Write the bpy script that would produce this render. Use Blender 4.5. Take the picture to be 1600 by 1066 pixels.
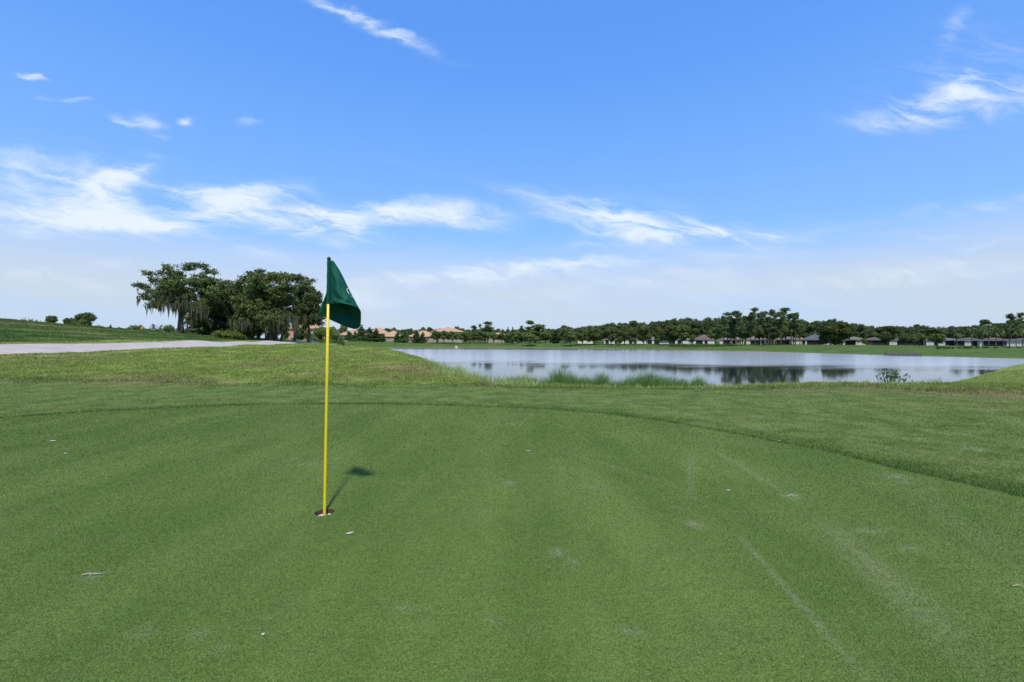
import bpy, bmesh, math, random
import numpy as np
from mathutils import Vector, Matrix, noise as mnoise
for o in list(bpy.data.objects): bpy.data.objects.remove(o)
S=bpy.context.scene; COL=S.collection
R=math.radians
# ---------------------------------------------------------------- camera
cam=bpy.data.cameras.new('camera'); co=bpy.data.objects.new('camera',cam); COL.objects.link(co)
co.location=(0,0,1.0); co.rotation_euler=(R(90),0,0)
cam.sensor_width=36; cam.lens=720/1600*36; cam.shift_y=5/1600*-1
cam.clip_start=.05; cam.clip_end=9000
S.camera=co
S.render.resolution_x=1024; S.render.resolution_y=682
S.view_settings.view_transform='Standard'; S.view_settings.look='None'; S.view_settings.gamma=1
S.view_settings.exposure=0.71
S.cycles.max_bounces=6; S.cycles.diffuse_bounces=3; S.cycles.glossy_bounces=3; S.cycles.transmission_bounces=4
S.cycles.use_denoising=True
# ---------------------------------------------------------------- sun and sky
SUN_EL=R(57); SUN_DIR=Vector((math.sin(R(10.5))*math.cos(SUN_EL),-math.cos(R(10.5))*math.cos(SUN_EL),math.sin(SUN_EL)))
sl=bpy.data.lights.new('sun','SUN'); sl.energy=2.85; sl.angle=R(2.8); sl.color=(1,.955,.89)
so=bpy.data.objects.new('sun',sl); COL.objects.link(so); so.location=(0,0,60)
so.rotation_euler=SUN_DIR.to_track_quat('Z','Y').to_euler()
W=bpy.data.worlds.new('World'); S.world=W; W.use_nodes=True
def world():
    nt=W.node_tree; nt.nodes.clear(); N=nt.nodes; L=nt.links
    def mth(op,*a,clamp=False):
        n=N.new('ShaderNodeMath'); n.operation=op; n.use_clamp=clamp
        for i,v in enumerate(a):
            if isinstance(v,(int,float)): n.inputs[i].default_value=v
            else: L.new(v,n.inputs[i])
        return n.outputs[0]
    def mr(v,a,b,c=0,d=1,kind='SMOOTHSTEP'):
        n=N.new('ShaderNodeMapRange'); n.interpolation_type=kind
        L.new(v,n.inputs[0])
        for i,q in enumerate((a,b,c,d)): n.inputs[1+i].default_value=q
        return n.outputs[0]
    tc=N.new('ShaderNodeTexCoord'); sep=N.new('ShaderNodeSeparateXYZ'); L.new(tc.outputs['Generated'],sep.inputs[0])
    X,Y,Z=sep.outputs
    sky=N.new('ShaderNodeTexSky'); sky.sky_type='NISHITA'; sky.sun_disc=False
    sky.sun_elevation=SUN_EL; sky.sun_rotation=math.atan2(SUN_DIR.x,SUN_DIR.y); sky.altitude=0; sky.air_density=1.0; sky.dust_density=.6; sky.ozone_density=3.0
    ys=mth('MAXIMUM',Y,.08)
    u=mth('DIVIDE',X,ys); v=mth('DIVIDE',Z,ys)      # direction slopes towards +Y
    el=mth('ARCSINE',Z)
    def comb(a,b,c=0.0):
        n=N.new('ShaderNodeCombineXYZ')
        for i,q in enumerate((a,b,c)):
            if isinstance(q,(int,float)): n.inputs[i].default_value=q
            else: L.new(q,n.inputs[i])
        return n.outputs[0]
    def noise(vec,scale,detail=6,rough=.6,dist=0.,off=0.):
        n=N.new('ShaderNodeTexNoise'); n.inputs['Scale'].default_value=scale; n.inputs['Detail'].default_value=detail
        n.inputs['Roughness'].default_value=rough; n.inputs['Distortion'].default_value=dist
        L.new(vec,n.inputs['Vector']); return n
    base=comb(u,v)
    w1=noise(comb(mth('MULTIPLY',u,3.2),mth('MULTIPLY',v,7)),1.0,4,.6)
    ws=N.new('ShaderNodeSeparateColor'); L.new(w1.outputs['Color'],ws.inputs[0])
    w2=noise(comb(mth('MULTIPLY',u,11),mth('MULTIPLY',v,22)),1.0,4,.65)
    ws2=N.new('ShaderNodeSeparateColor'); L.new(w2.outputs['Color'],ws2.inputs[0])
    du=mth('ADD',mth('MULTIPLY',mth('SUBTRACT',ws.outputs[0],.5),.11),mth('MULTIPLY',mth('SUBTRACT',ws2.outputs[0],.5),.055))
    dv=mth('ADD',mth('MULTIPLY',mth('SUBTRACT',ws.outputs[1],.5),.07),mth('MULTIPLY',mth('SUBTRACT',ws2.outputs[1],.5),.028))
    uu=mth('ADD',u,du); vv=mth('ADD',v,dv)
    # cirrus patches: px,py,half-length,half-width,tilt,strength in photo pixels -> sky directions
    P=[(585,42,82,10,25,.85),(540,18,50,6,24,.5),(1515,148,95,22,2,.9),(1500,100,130,60,-10,.16),(1440,170,110,24,-4,.22),(1490,140,40,14,-25,.5),(1385,184,58,12,-3,.5),(1490,55,55,11,-66,.24),(1525,14,30,8,-20,.12),(1570,90,60,30,0,.18),
       (42,116,24,4,12,.75),(67,151,11,4,5,.7),(116,154,18,4,5,.8),(190,189,25,5,20,.85),(229,188,19,7,8,1.),(240,212,16,4,5,.6),(293,188,12,5,0,.8),(393,185,15,6,-8,.5),
       (40,275,105,30,14,.7),(165,300,42,26,50,.6),(185,270,52,13,-25,.9),(215,335,90,20,8,.4),(95,342,185,17,3,.85),(230,348,100,13,3,.6),(320,308,120,17,11,.75),(420,295,44,9,0,.75),(430,338,110,15,14,.85),(490,365,50,14,10,.8),(505,325,40,16,35,.55),(590,334,80,15,-2,.6),(690,337,105,12,3,1.),
       (547,368,20,6,-35,.75),(890,318,100,9,13,.55),(985,338,95,22,12,.9),(1080,362,120,15,5,1.15),(930,380,70,5,-4,.4),(1160,362,60,6,3,.4),
       (790,424,150,8,-5,.6),(905,404,45,6,-6,.35),(415,398,45,8,6,.55),(65,422,60,9,0,.5),(165,412,28,6,0,.4),(1570,325,60,10,-8,.55),(1130,405,90,5,-3,.35),(1460,371,35,4,0,.35),(1550,385,70,6,-8,.4),(840,230,40,6,5,.15),(640,255,100,10,22,.15),(720,440,200,14,-5,.5),(870,414,90,6,-6,.35),(1010,440,150,10,-6,.42),(1290,438,200,12,-4,.42),(1520,425,110,12,-4,.38),(120,440,110,10,2,.35),(640,470,160,9,2,.25),(1180,472,160,8,0,.22),(1400,340,90,8,-12,.2)]
    f=None
    for (px,py,a,b,t,s) in P:
        cu,cv=(px-800)/720,(528-py)/720; a/=720*.78; b/=720*.72; t=R(-t)
        x=mth('SUBTRACT',uu,cu); y=mth('SUBTRACT',vv,cv)
        ca,sa=math.cos(t),math.sin(t)
        p=mth('MULTIPLY_ADD',x,ca/a,mth('MULTIPLY',y,sa/a)); q=mth('MULTIPLY_ADD',y,ca/b,mth('MULTIPLY',x,-sa/b))
        r2=mth('MULTIPLY_ADD',p,p,mth('MULTIPLY',q,q))
        g=mth('MULTIPLY',mth('EXPONENT',mth('MULTIPLY',r2,-1.0)),s)
        f=g if f is None else mth('ADD',f,g)
    st=noise(comb(mth('MULTIPLY_ADD',uu,7,mth('MULTIPLY',vv,5)),mth('MULTIPLY_ADD',vv,30,mth('MULTIPLY',uu,5))),1.0,8,.60,.6)
    st2=noise(comb(mth('MULTIPLY',uu,2.6),mth('MULTIPLY',vv,6.5)),1.0,6,.6,.3)
    tex=mth('MAXIMUM',mth('MULTIPLY_ADD',st.outputs[0],1.9,mth('MULTIPLY_ADD',st2.outputs[0],1.5,-1.16)),.05)
    cl=mr(mth('MULTIPLY',mth('POWER',f,.8),tex),.05,.92,0,1.0)
    front=mr(Y,.08,.3)
    cl=mth('MULTIPLY',cl,front)
    # low veil of thin cloud round the horizon
    az=mth('ARCTAN2',X,Y)
    vn=noise(comb(mth('MULTIPLY',az,2.2),mth('MULTIPLY_ADD',el,16,mth('MULTIPLY',az,1.1))),1.0,7,.6,.4)
    e2=mth('ADD',el,mth('MULTIPLY',mth('SUBTRACT',vn.outputs[0],.5),.13))
    veil=mr(e2,.235,.10,0,.93)
    haze=mr(el,.62,.0,0,.40)
    vt=mth('MULTIPLY',veil,mr(vn.outputs[0],.3,.62,.72,1.0))
    def mix(fac,a,b):
        n=N.new('ShaderNodeMix'); n.data_type='RGBA'
        for k,q in ((0,fac),(6,a),(7,b)):
            if isinstance(q,(int,float)): n.inputs[k].default_value=q
            elif isinstance(q,tuple): n.inputs[k].default_value=(*q,1)
            else: L.new(q,n.inputs[k])
        return n.outputs[2]
    tint=N.new('ShaderNodeMix'); tint.data_type='RGBA'; tint.blend_type='MULTIPLY'; tint.inputs[0].default_value=1
    L.new(sky.outputs[0],tint.inputs[6]); tint.inputs[7].default_value=SKY_TINT
    c=mix(haze,mix(.62,tint.outputs[2],BLUE_C),HAZE_C)
    c=mix(vt,c,VEIL_C)
    c=mix(cl,c,CLOUD_C)
    bg=N.new('ShaderNodeBackground'); bg.inputs['Strength'].default_value=SKY_STRENGTH
    L.new(c,bg.inputs[0]); out=N.new('ShaderNodeOutputWorld'); L.new(bg.outputs[0],out.inputs[0])
SKY_STRENGTH=.12
SKY_TINT=(.55,.90,1.30,1); HAZE_C=(2.6,3.8,5.0); VEIL_C=(3.15,3.6,4.2); CLOUD_C=(4.1,4.6,5.2); BLUE_C=(.66,1.95,5.2)
world()
# ---------------------------------------------------------------- terrain
EYE=1.0; F=720.0; HX=800.0; HY=528.0; WATER=-4.5
LAKE=np.array([(0,46),(-4,52),(-8,62),(-15,78),(-32,107),(-62,150),(-84,198),(-88,246),(-71,257),(-38,273),(0,257),(34,247),(61,221),(82,198),(100,180),(110,158),(118,141),(126,130),(133,120),(139,114),(133,112),(100,92),(79,75.5),(60,61),(43,49),(22,45),(10,44)],float)
def lake_d(x,y):
    x=np.asarray(x,float); y=np.asarray(y,float)
    best=np.full(x.shape,1e9); inside=np.zeros(x.shape,bool)
    n=len(LAKE)
    for i in range(n):
        ax,ay=LAKE[i]; bx,by=LAKE[(i+1)%n]
        dx,dy=bx-ax,by-ay
        t=np.clip(((x-ax)*dx+(y-ay)*dy)/(dx*dx+dy*dy),0,1)
        best=np.minimum(best,(x-ax-t*dx)**2+(y-ay-t*dy)**2)
        c=((ay>y)!=(by>y)); 
        with np.errstate(divide='ignore',invalid='ignore'):
            xi=ax+(y-ay)*dx/(dy if dy else 1e-9)
        inside^=c&(x<xi)
    d=np.sqrt(best); return np.where(inside,-d,d)
def sm(a,b,v):
    t=np.clip((v-a)/(b-a),0,1); return t*t*(3-2*t)
PATHY=np.array([-40,0,20,31,46,62,80,110.]); PATHX=np.array([-20,-20.5,-22.5,-23.6,-25.6,-29.5,-33,-38.])
PW=3.2
def path_u(x,y):  # distance to the left of the right edge of the path, metres
    return np.interp(y,PATHY,PATHX)-x
def wob(x,y):
    return .5*np.sin(.31*x+1.3)*np.sin(.27*y+.4)+.3*np.sin(.73*x-.4*y)+.2*np.sin(1.1*x+.9*y+2)
def terrain(x,y):
    x=np.asarray(x,float); y=np.asarray(y,float)
    d=lake_d(x,y)
    u=path_u(x,y)
    left=sm(-12,0,u)*.05*sm(8,20,y)+ .12*sm(-2.5,0,u)*sm(60,30,y)
    bank=.33*np.clip(u/PW,0,1)
    hill=.088*(np.sqrt((u-PW)**2+9)+ (u-PW))/2
    hill=np.minimum(hill,4.2)
    z=left+bank+hill*(1-.75*sm(58,110,y))
    z=z+.35*sm(25,60,y)*sm(-34,-22,x)*sm(4,-14,x)*sm(90,60,y)*.6
    z=z-2.6*sm(70,150,y)*sm(-50,-20,x)-2.6*sm(110,170,y)*sm(-20,-50,x)-2.4*sm(10,60,x)*sm(0,60,y)*sm(150,70,y)
    z=z+.22*np.exp(-((x+12)/8)**2-((y-33)/12)**2)-.10*sm(7,14,y)*sm(-1,3,x)*sm(40,20,y)*0
    amp=.02+.10*sm(12,40,y)
    z=z+amp*wob(x,y)*sm(7,12,np.hypot(x,y))
    sl=.127+.006*sm(3,8,x)*sm(70,30,y)+.20*sm(0,-12,x)*sm(160,110,y)+(.08-.134)*sm(90,200,y)*sm(60,20,x)+(.05-.134)*sm(70,130,y)*sm(20,80,x)
    b=WATER+np.where(d>0,sl*d,d*.25)
    b=np.maximum(b,-7.5)
    k=.18
    h=np.clip(.5+.5*(z-b)/k,0,1)
    return z*(1-h)+b*h-k*h*(1-h)
def silh(px,maxD=120,ret=False):
    D=np.exp(np.linspace(np.log(1.3),np.log(maxD),1500)); X=(px-HX)/F*D
    z=terrain(X,D); yy=HY-(z-EYE)/D*F
    land=lake_d(X,D)>0
    m=np.minimum.accumulate(yy); i=np.argmin(np.where(land,yy,1e9)); return yy[i],D[i],z[i]
# ---------------------------------------------------------------- helpers
def tag(o,label=None,cat=None,group=None,kind=None):
    if label: o['label']=label
    if cat: o['category']=cat
    if group: o['group']=group
    if kind: o['kind']=kind
    return o
def empty(name,loc,rz=0,sc=(1,1,1)):
    o=bpy.data.objects.new(name,None); COL.objects.link(o); o.location=loc; o.rotation_euler=(0,0,rz); o.scale=sc; o.empty_display_size=.3; return o
def link(name,me,parent=None,mat=None):
    o=bpy.data.objects.new(name,me); COL.objects.link(o)
    if parent: o.parent=parent
    if mat and not me.materials: me.materials.append(mat)
    return o
def fast_mesh(name,V,Fc,attrs=None,smooth=False):
    V=np.ascontiguousarray(V,dtype=np.float32); Fc=np.ascontiguousarray(Fc,dtype=np.int32)
    me=bpy.data.meshes.new(name); k=Fc.shape[1]
    me.vertices.add(len(V)); me.vertices.foreach_set('co',V.ravel())
    me.loops.add(Fc.size); me.loops.foreach_set('vertex_index',Fc.ravel())
    me.polygons.add(len(Fc)); me.polygons.foreach_set('loop_start',np.arange(0,Fc.size,k,dtype=np.int32))
    me.polygons.foreach_set('use_smooth',np.full(len(Fc),smooth))
    for n,a in (attrs or {}).items():
        at=me.attributes.new(n,'FLOAT','POINT'); at.data.foreach_set('value',np.ascontiguousarray(a,dtype=np.float32))
    me.update(calc_edges=True); return me
def at(px,py,D): return ((px-HX)/F*D, D, EYE-(py-HY)/F*D)
def tz(x,y): return float(terrain(np.array([float(x)]),np.array([float(y)]))[0])
def hit(px,py,lo=1.2,hi=260):
    D=np.exp(np.linspace(math.log(lo),math.log(hi),4000)); X=(px-HX)/F*D; yy=HY-(terrain(X,D)-EYE)/D*F
    ok=yy<=py; i=int(np.argmax(ok)) if ok.any() else int(np.argmin(yy)); return float(X[i]),float(D[i])
# ---------------------------------------------------------------- materials
def mat(name,col,rough=.6,spec=.3,metal=0,var=0,vscale=5,bump=0,bscale=40,col2=None,coords='Object'):
    m=bpy.data.materials.new(name); m.use_nodes=True; nt=m.node_tree; b=nt.nodes['Principled BSDF']
    b.inputs['Base Color'].default_value=(*col,1); b.inputs['Roughness'].default_value=rough
    b.inputs['Specular IOR Level'].default_value=spec; b.inputs['Metallic'].default_value=metal
    tc=nt.nodes.new('ShaderNodeTexCoord')
    if var or col2:
        n=nt.nodes.new('ShaderNodeTexNoise'); n.inputs['Scale'].default_value=vscale; n.inputs['Detail'].default_value=8; n.inputs['Roughness'].default_value=.65
        nt.links.new(tc.outputs[coords],n.inputs['Vector'])
        mr=nt.nodes.new('ShaderNodeMapRange'); mr.inputs[1].default_value=.3; mr.inputs[2].default_value=.7
        nt.links.new(n.outputs[0],mr.inputs[0])
        mx=nt.nodes.new('ShaderNodeMix'); mx.data_type='RGBA'; nt.links.new(mr.outputs[0],mx.inputs[0])
        a=tuple(c*(1-var) for c in col); c2=col2 or tuple(min(1,c*(1+var)) for c in col)
        mx.inputs[6].default_value=(*a,1); mx.inputs[7].default_value=(*c2,1); nt.links.new(mx.outputs[2],b.inputs['Base Color'])
    if bump:
        n=nt.nodes.new('ShaderNodeTexNoise'); n.inputs['Scale'].default_value=bscale; n.inputs['Detail'].default_value=5
        nt.links.new(tc.outputs[coords],n.inputs['Vector']); bp=nt.nodes.new('ShaderNodeBump'); bp.inputs['Strength'].default_value=bump; bp.inputs['Distance'].default_value=.01
        nt.links.new(n.outputs[0],bp.inputs['Height']); nt.links.new(bp.outputs[0],b.inputs['Normal'])
    return m
def leaf_mat(name,dark,light,yel=None,trans=.25,scale=.5):
    m=bpy.data.materials.new(name); m.use_nodes=True; nt=m.node_tree; N=nt.nodes; L=nt.links
    b=N['Principled BSDF']; b.inputs['Roughness'].default_value=.55; b.inputs['Specular IOR Level'].default_value=.2
    tc=N.new('ShaderNodeTexCoord'); n=N.new('ShaderNodeTexNoise'); n.inputs['Scale'].default_value=scale; n.inputs['Detail'].default_value=3
    L.new(tc.outputs['Object'],n.inputs['Vector'])
    a=N.new('ShaderNodeAttribute'); a.attribute_name='rnd'
    oi=N.new('ShaderNodeObjectInfo')
    ad=N.new('ShaderNodeMath'); ad.operation='MULTIPLY_ADD'; L.new(a.outputs['Fac'],ad.inputs[0]); ad.inputs[1].default_value=.7
    L.new(n.outputs[0],ad.inputs[2])
    mr=N.new('ShaderNodeMapRange'); mr.inputs[1].default_value=.35; mr.inputs[2].default_value=1.15; L.new(ad.outputs[0],mr.inputs[0])
    mx=N.new('ShaderNodeMix'); mx.data_type='RGBA'; L.new(mr.outputs[0],mx.inputs[0]); mx.inputs[6].default_value=(*dark,1); mx.inputs[7].default_value=(*light,1)
    c=mx.outputs[2]
    hs=N.new('ShaderNodeHueSaturation'); L.new(c,hs.inputs['Color'])
    r1=N.new('ShaderNodeMapRange'); L.new(oi.outputs['Random'],r1.inputs[0]); r1.inputs[3].default_value=.75; r1.inputs[4].default_value=1.3; L.new(r1.outputs[0],hs.inputs['Value'])
    c=hs.outputs[0]
    L.new(c,b.inputs['Base Color'])
    tr=N.new('ShaderNodeBsdfTranslucent'); L.new(c,tr.inputs[0]); ms=N.new('ShaderNodeMixShader'); ms.inputs[0].default_value=trans
    out=N['Material Output']; L.new(b.outputs[0],ms.inputs[1]); L.new(tr.outputs[0],ms.inputs[2]); L.new(ms.outputs[0],out.inputs[0])
    return m
G1=(.093,.148,.029); G2=(.142,.200,.048)      # bent grass of the green
FR1=(.090,.140,.028); FR2=(.165,.212,.056)    # collar
RO1=(.142,.222,.034); RO2=(.30,.325,.082)    # rough
LAWN1=(.052,.100,.018); LAWN2=(.085,.135,.028)
DRY=(.27,.19,.10); SOIL=(.21,.115,.07); PALE=(.31,.32,.18)
def grass_mat(name,blade,gain=1.0):
    m=bpy.data.materials.new(name); m.use_nodes=True; nt=m.node_tree; N=nt.nodes; L=nt.links
    b=N['Principled BSDF']; b.inputs['Roughness'].default_value=.6 if blade else .85; b.inputs['Specular IOR Level'].default_value=.12 if blade else .05
    geo=N.new('ShaderNodeNewGeometry')
    def att(n):
        a=N.new('ShaderNodeAttribute'); a.attribute_name=n; return a.outputs['Fac']
    def noise(scale,detail=5,rough=.6,stretch=None,rot=0):
        n=N.new('ShaderNodeTexNoise'); n.inputs['Scale'].default_value=scale; n.inputs['Detail'].default_value=detail; n.inputs['Roughness'].default_value=rough
        if stretch:
            mp=N.new('ShaderNodeMapping'); mp.inputs['Scale'].default_value=stretch; mp.inputs['Rotation'].default_value=(0,0,rot); L.new(geo.outputs['Position'],mp.inputs[0]); L.new(mp.outputs[0],n.inputs[0])
        else: L.new(geo.outputs['Position'],n.inputs[0])
        return n.outputs[0]
    def mr(v,a,b,c=0,d=1):
        n=N.new('ShaderNodeMapRange'); n.interpolation_type='SMOOTHSTEP'; L.new(v,n.inputs[0])
        for i,q in enumerate((a,b,c,d)): n.inputs[1+i].default_value=q
        return n.outputs[0]
    def mix(f,a,b,mode='MIX'):
        n=N.new('ShaderNodeMix'); n.data_type='RGBA'; n.blend_type=mode
        for k,q in ((0,f),(6,a),(7,b)):
            if isinstance(q,(int,float)): n.inputs[k].default_value=q
            elif isinstance(q,tuple): n.inputs[k].default_value=(*q,1)
            else: L.new(q,n.inputs[k])
        return n.outputs[2]
    def math_(op,a,b):
        n=N.new('ShaderNodeMath'); n.operation=op
        for i,q in enumerate((a,b)):
            if isinstance(q,(int,float)): n.inputs[i].default_value=q
            else: L.new(q,n.inputs[i])
        return n.outputs[0]
    zone=att('zone'); rnd=att('rnd'); dry=att('dry'); soil=att('soil'); wear=att('wear')
    big=noise(.9,5,.6); mid=noise(5,4,.6); streak=noise(1.6,5,.6,(1,.28,1),R(-62)); patch=noise(.16,6,.65); tuft=noise(2.4,6,.7)
    fine=noise(160,3,.7)
    str2=noise(1.0,3,.5,(1.5,.22,1),R(38)); t=math_('ADD',math_('MULTIPLY',streak,.45),math_('ADD',math_('MULTIPLY',big,.25),math_('MULTIPLY',str2,.3)))
    gcol=mix(mr(t,.36,.64),G1,G2)
    gcol=mix(mr(mid,.5,.75,0,.35),gcol,(.13,.155,.050)); gcol=mix(mr(noise(.7,6,.7),.52,.72,0,.32),gcol,(.160,.180,.060))
    fcol=mix(mr(tuft,.35,.68),FR1,FR2); fcol=mix(mr(zone,1.02,.72,0,1) if False else att('collar'),fcol,(.050,.100,.018))  # shade along the lip painted in as a darker green
    rcol=mix(mr(tuft,.32,.7),RO1,RO2)
    lcol=mix(mr(patch,.35,.65),LAWN1,LAWN2)
    c=mix(mr(zone,0.2,0.8),gcol,fcol); c=mix(mr(zone,1.1,1.9),c,rcol); c=mix(mr(zone,2.1,2.9),c,lcol)
    # thin dry tufts anywhere in the rough, more in the listed patches
    dn=noise(1.3,7,.72,(1,.55,1),0); thin=mr(dn,.52,.70,0,.6); thin=math_('MULTIPLY',thin,mr(zone,.6,2.2))
    df=math_('MAXIMUM',thin,math_('MULTIPLY',dry,mr(noise(3.2,6,.72),.36,.60)))
    if blade: df=math_('MULTIPLY',df,mr(rnd,.0,.75,.35,1))
    c=mix(df,c,DRY)
    sf=math_('MULTIPLY',soil,mr(noise(4.5,5,.7),.38,.52)); c=mix(sf,c,SOIL)
    c=mix(math_('MULTIPLY',wear,mr(noise(26,4,.7),.25,.7,.25,1)),c,PALE)
    if blade:
        c=mix(1.0,c,mix(rnd,tuple([.5*gain,.55*gain,.42*gain]),tuple([1.55*gain,1.5*gain,1.6*gain])),'MULTIPLY')
        tip=mr(rnd,.93,.99,0,.45); c=mix(tip,c,(.34,.36,.22))
    else:
        c=mix(1.0,c,mix(mr(fine,.3,.7),(.62,.62,.55),(1.25,1.22,1.3)),'MULTIPLY')
        bp=N.new('ShaderNodeBump'); bp.inputs['Strength'].default_value=.55; bp.inputs['Distance'].default_value=.05; L.new(noise(14,6,.75),bp.inputs['Height']); L.new(bp.outputs[0],b.inputs['Normal'])
    L.new(c,b.inputs['Base Color'])
    if blade:
        tr=N.new('ShaderNodeBsdfTranslucent'); L.new(c,tr.inputs[0]); ms=N.new('ShaderNodeMixShader'); ms.inputs[0].default_value=.38
        out=N['Material Output']; L.new(b.outputs[0],ms.inputs[1]); L.new(tr.outputs[0],ms.inputs[2]); L.new(ms.outputs[0],out.inputs[0])
    return m
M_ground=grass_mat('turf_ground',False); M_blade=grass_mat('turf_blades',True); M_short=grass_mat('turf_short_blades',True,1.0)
# ---------------------------------------------------------------- zones of turf
GE=[(0,655),(100,648),(200,643),(400,635),(600,633.5),(750,637),(880,643),(1000,655),(1100,671),(1200,690),(1300,710),(1400,735),(1500,757),(1600,781)]
ge=[((px-HX)/(py-HY)*EYE, F*EYE/(py-HY)) for px,py in GE]+[(3.5,1.6),(3.2,-1.5),(0,-4),(-5,-4),(-9,-1.5),(-9.6,2.5),(-8.3,4.8)]
def closed_spline(P,n=8):
    P=np.array(P); out=[]; m=len(P)
    for i in range(m):
        p0,p1,p2,p3=P[i-1],P[i],P[(i+1)%m],P[(i+2)%m]
        for t in np.linspace(0,1,n,endpoint=False):
            out.append(.5*((2*p1)+(-p0+p2)*t+(2*p0-5*p1+4*p2-p3)*t*t+(-p0+3*p1-3*p2+p3)*t**3))
    return np.array(out)
GREEN=closed_spline(ge,5)
def poly_d(P,x,y):
    x=np.asarray(x,np.float64); y=np.asarray(y,np.float64); best=np.full(x.shape,1e9); ins=np.zeros(x.shape,bool); n=len(P)
    for i in range(n):
        ax,ay=P[i]; bx,by=P[(i+1)%n]; dx,dy=bx-ax,by-ay
        t=np.clip(((x-ax)*dx+(y-ay)*dy)/(dx*dx+dy*dy),0,1); best=np.minimum(best,(x-ax-t*dx)**2+(y-ay-t*dy)**2)
        c=((ay>y)!=(by>y)); ins^=c&(x<ax+(y-ay)*dx/(dy if dy else 1e-9))
    d=np.sqrt(best); return np.where(ins,-d,d)
RX=[-40,-13,-9,-5,-2,1.5,4,7,10,40]; RY=[12,11.3,10.6,10.0,9.7,9.8,9.9,9.3,8.4,7.0]
def rough_d(x,y): return y-np.interp(x,RX,RY)+.18*np.sin(1.7*x)+.1*np.sin(4.1*x+1)
# dry and bare patches: px,py,half-width px,half-height px,strength
PATCH=[(45,506,70,3,.5),(95,514,30,2,.5),(128,519,22,2,.5),(180,527,45,2,.45),(140,523,30,2,.3),(130,558,70,6,.9),(40,570,60,8,.5),(240,594,100,7,.9),(180,587,60,5,.6),(90,583,50,4,.5),(390,571,40,4,.9),(345,574,30,4,.5),(320,598,60,4,.7),(500,585,70,4,.8),
       (600,590,50,4,.6),(480,560,40,5,.5),(540,554,40,4,.4),(660,586,45,4,.5),(760,601,30,3,.6),(1350,606,170,6,.7),(1530,614,110,9,.8),(1250,612,90,4,.4),(1420,633,70,4,.3),(920,647,12,1.5,.6),(690,568,40,5,.5),(1560,640,50,10,.3)]
SOILP=[(640,575,46,6,.9),(675,582,36,5,.9),(600,573,30,4,.5),(725,588,18,3,.7),(430,568,16,3,.6),(1560,617,50,3,.4),(1390,611,60,2,.35),(1450,1,1,1,0)]
WEARL=[((1080,708),(1079,790),.04,.22),((1150,832),(1360,1066),.016,.42),((1110,700),(1235,776),.02,.36),((1290,815),(1540,1050),.08,.32),((860,700),(1060,760),.02,.25),((1340,690),(1540,740),.06,.15),((1580,880),(1420,760),.08,.15)]
WEARP=[(1400,745,18,5,.8),(1410,755,10,3,.5),(1238,777,12,4,.9),(1085,820,13,6,.8),(1355,830,22,5,.6),(1425,857,20,6,.55),(870,864,14,6,.6),(895,880,8,4,.4),(140,901,20,4,.6),(220,990,22,9,.4),(310,990,20,8,.45),(345,1015,9,4,.4),(795,756,10,4,.6),(632,953,14,7,.45),(985,988,18,6,.55),
       (1455,955,20,16,.45),(1490,990,22,16,.35),(830,648,12,1.5,.6),(800,663,10,1.5,.4),(1530,702,22,3,.7),(1460,765,10,3,.4),(925,762,20,4,.35),(1060,795,8,3,.3),(480,726,12,3,.4),(455,720,10,2,.3),(188,842,6,2,.3),(770,968,10,5,.3)]
def world_patch(px,py,hw,hh):
    x,y=hit(px,py); x1,y1=hit(px,py-hh); x0,y0=hit(px,py+hh)
    return x,y,max(hw*y/F,.03),min(max(abs(y1-y0)/2,.03),.28*y if y1<2.2*y0 else .06*y)
WP=[(*world_patch(*p[:4]),p[4]) for p in PATCH]; WS=[(*world_patch(*p[:4]),p[4]) for p in SOILP if p[4]]; WW=[(*world_patch(*p[:4]),p[4]*.62) for p in WEARP]
WL=[(*hit(*a),*hit(*b),w,s) for a,b,w,s in WEARL]
def gauss_sum(L,x,y):
    v=np.zeros(x.shape)
    for (cx,cy,rx,ry,s) in L: v=np.maximum(v,s*np.exp(-((x-cx)/rx)**2-((y-cy)/ry)**2))
    return v
def wear_at(x,y):
    v=gauss_sum(WW,x,y)
    for (ax,ay,bx,by,w,s) in WL:
        dx,dy=bx-ax,by-ay; t=((x-ax)*dx+(y-ay)*dy)/(dx*dx+dy*dy); tc=np.clip(t,0,1)
        d2=(x-ax-tc*dx)**2+(y-ay-tc*dy)**2; v=np.maximum(v,s*np.exp(-d2/w**2)*np.sin(np.clip(t,0.02,.98)*np.pi)**.5)
    return v
def zone_at(x,y,d):
    gd=poly_d(GREEN,x,y); z=np.clip(gd/.05+.5,0,1)
    rd=rough_d(x,y); z=z+np.clip(rd/1.2+.5,0,1)*(gd>0)
    far=np.clip((y-93)/14,0,1); hill=np.clip((path_u(x,y)-PW-1)/3,0,1)*np.clip((y-5)/8,0,1)
    return z+np.maximum(far,hill)
def attrs_at(x,y):
    d=lake_d(x,y); z=zone_at(x,y,d)
    dry=gauss_sum(WP,x,y); shore=np.exp(-((d-.8)/2.2)**2)*(y>110); dry=np.maximum(dry,shore*.95)
    gd=poly_d(GREEN,x,y); lip_shade=np.where(gd>0,np.exp(-(gd/(.22+.08*np.sin(2.3*x)+.05*np.sin(5.9*x+2*y)))**2),0)*.72  # mask of the painted shade band, fading outward from the green's edge
    return {'collar':lip_shade,'zone':z,'dry':dry,'soil':gauss_sum(WS,x,y),'wear':wear_at(x,y)},d
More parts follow.
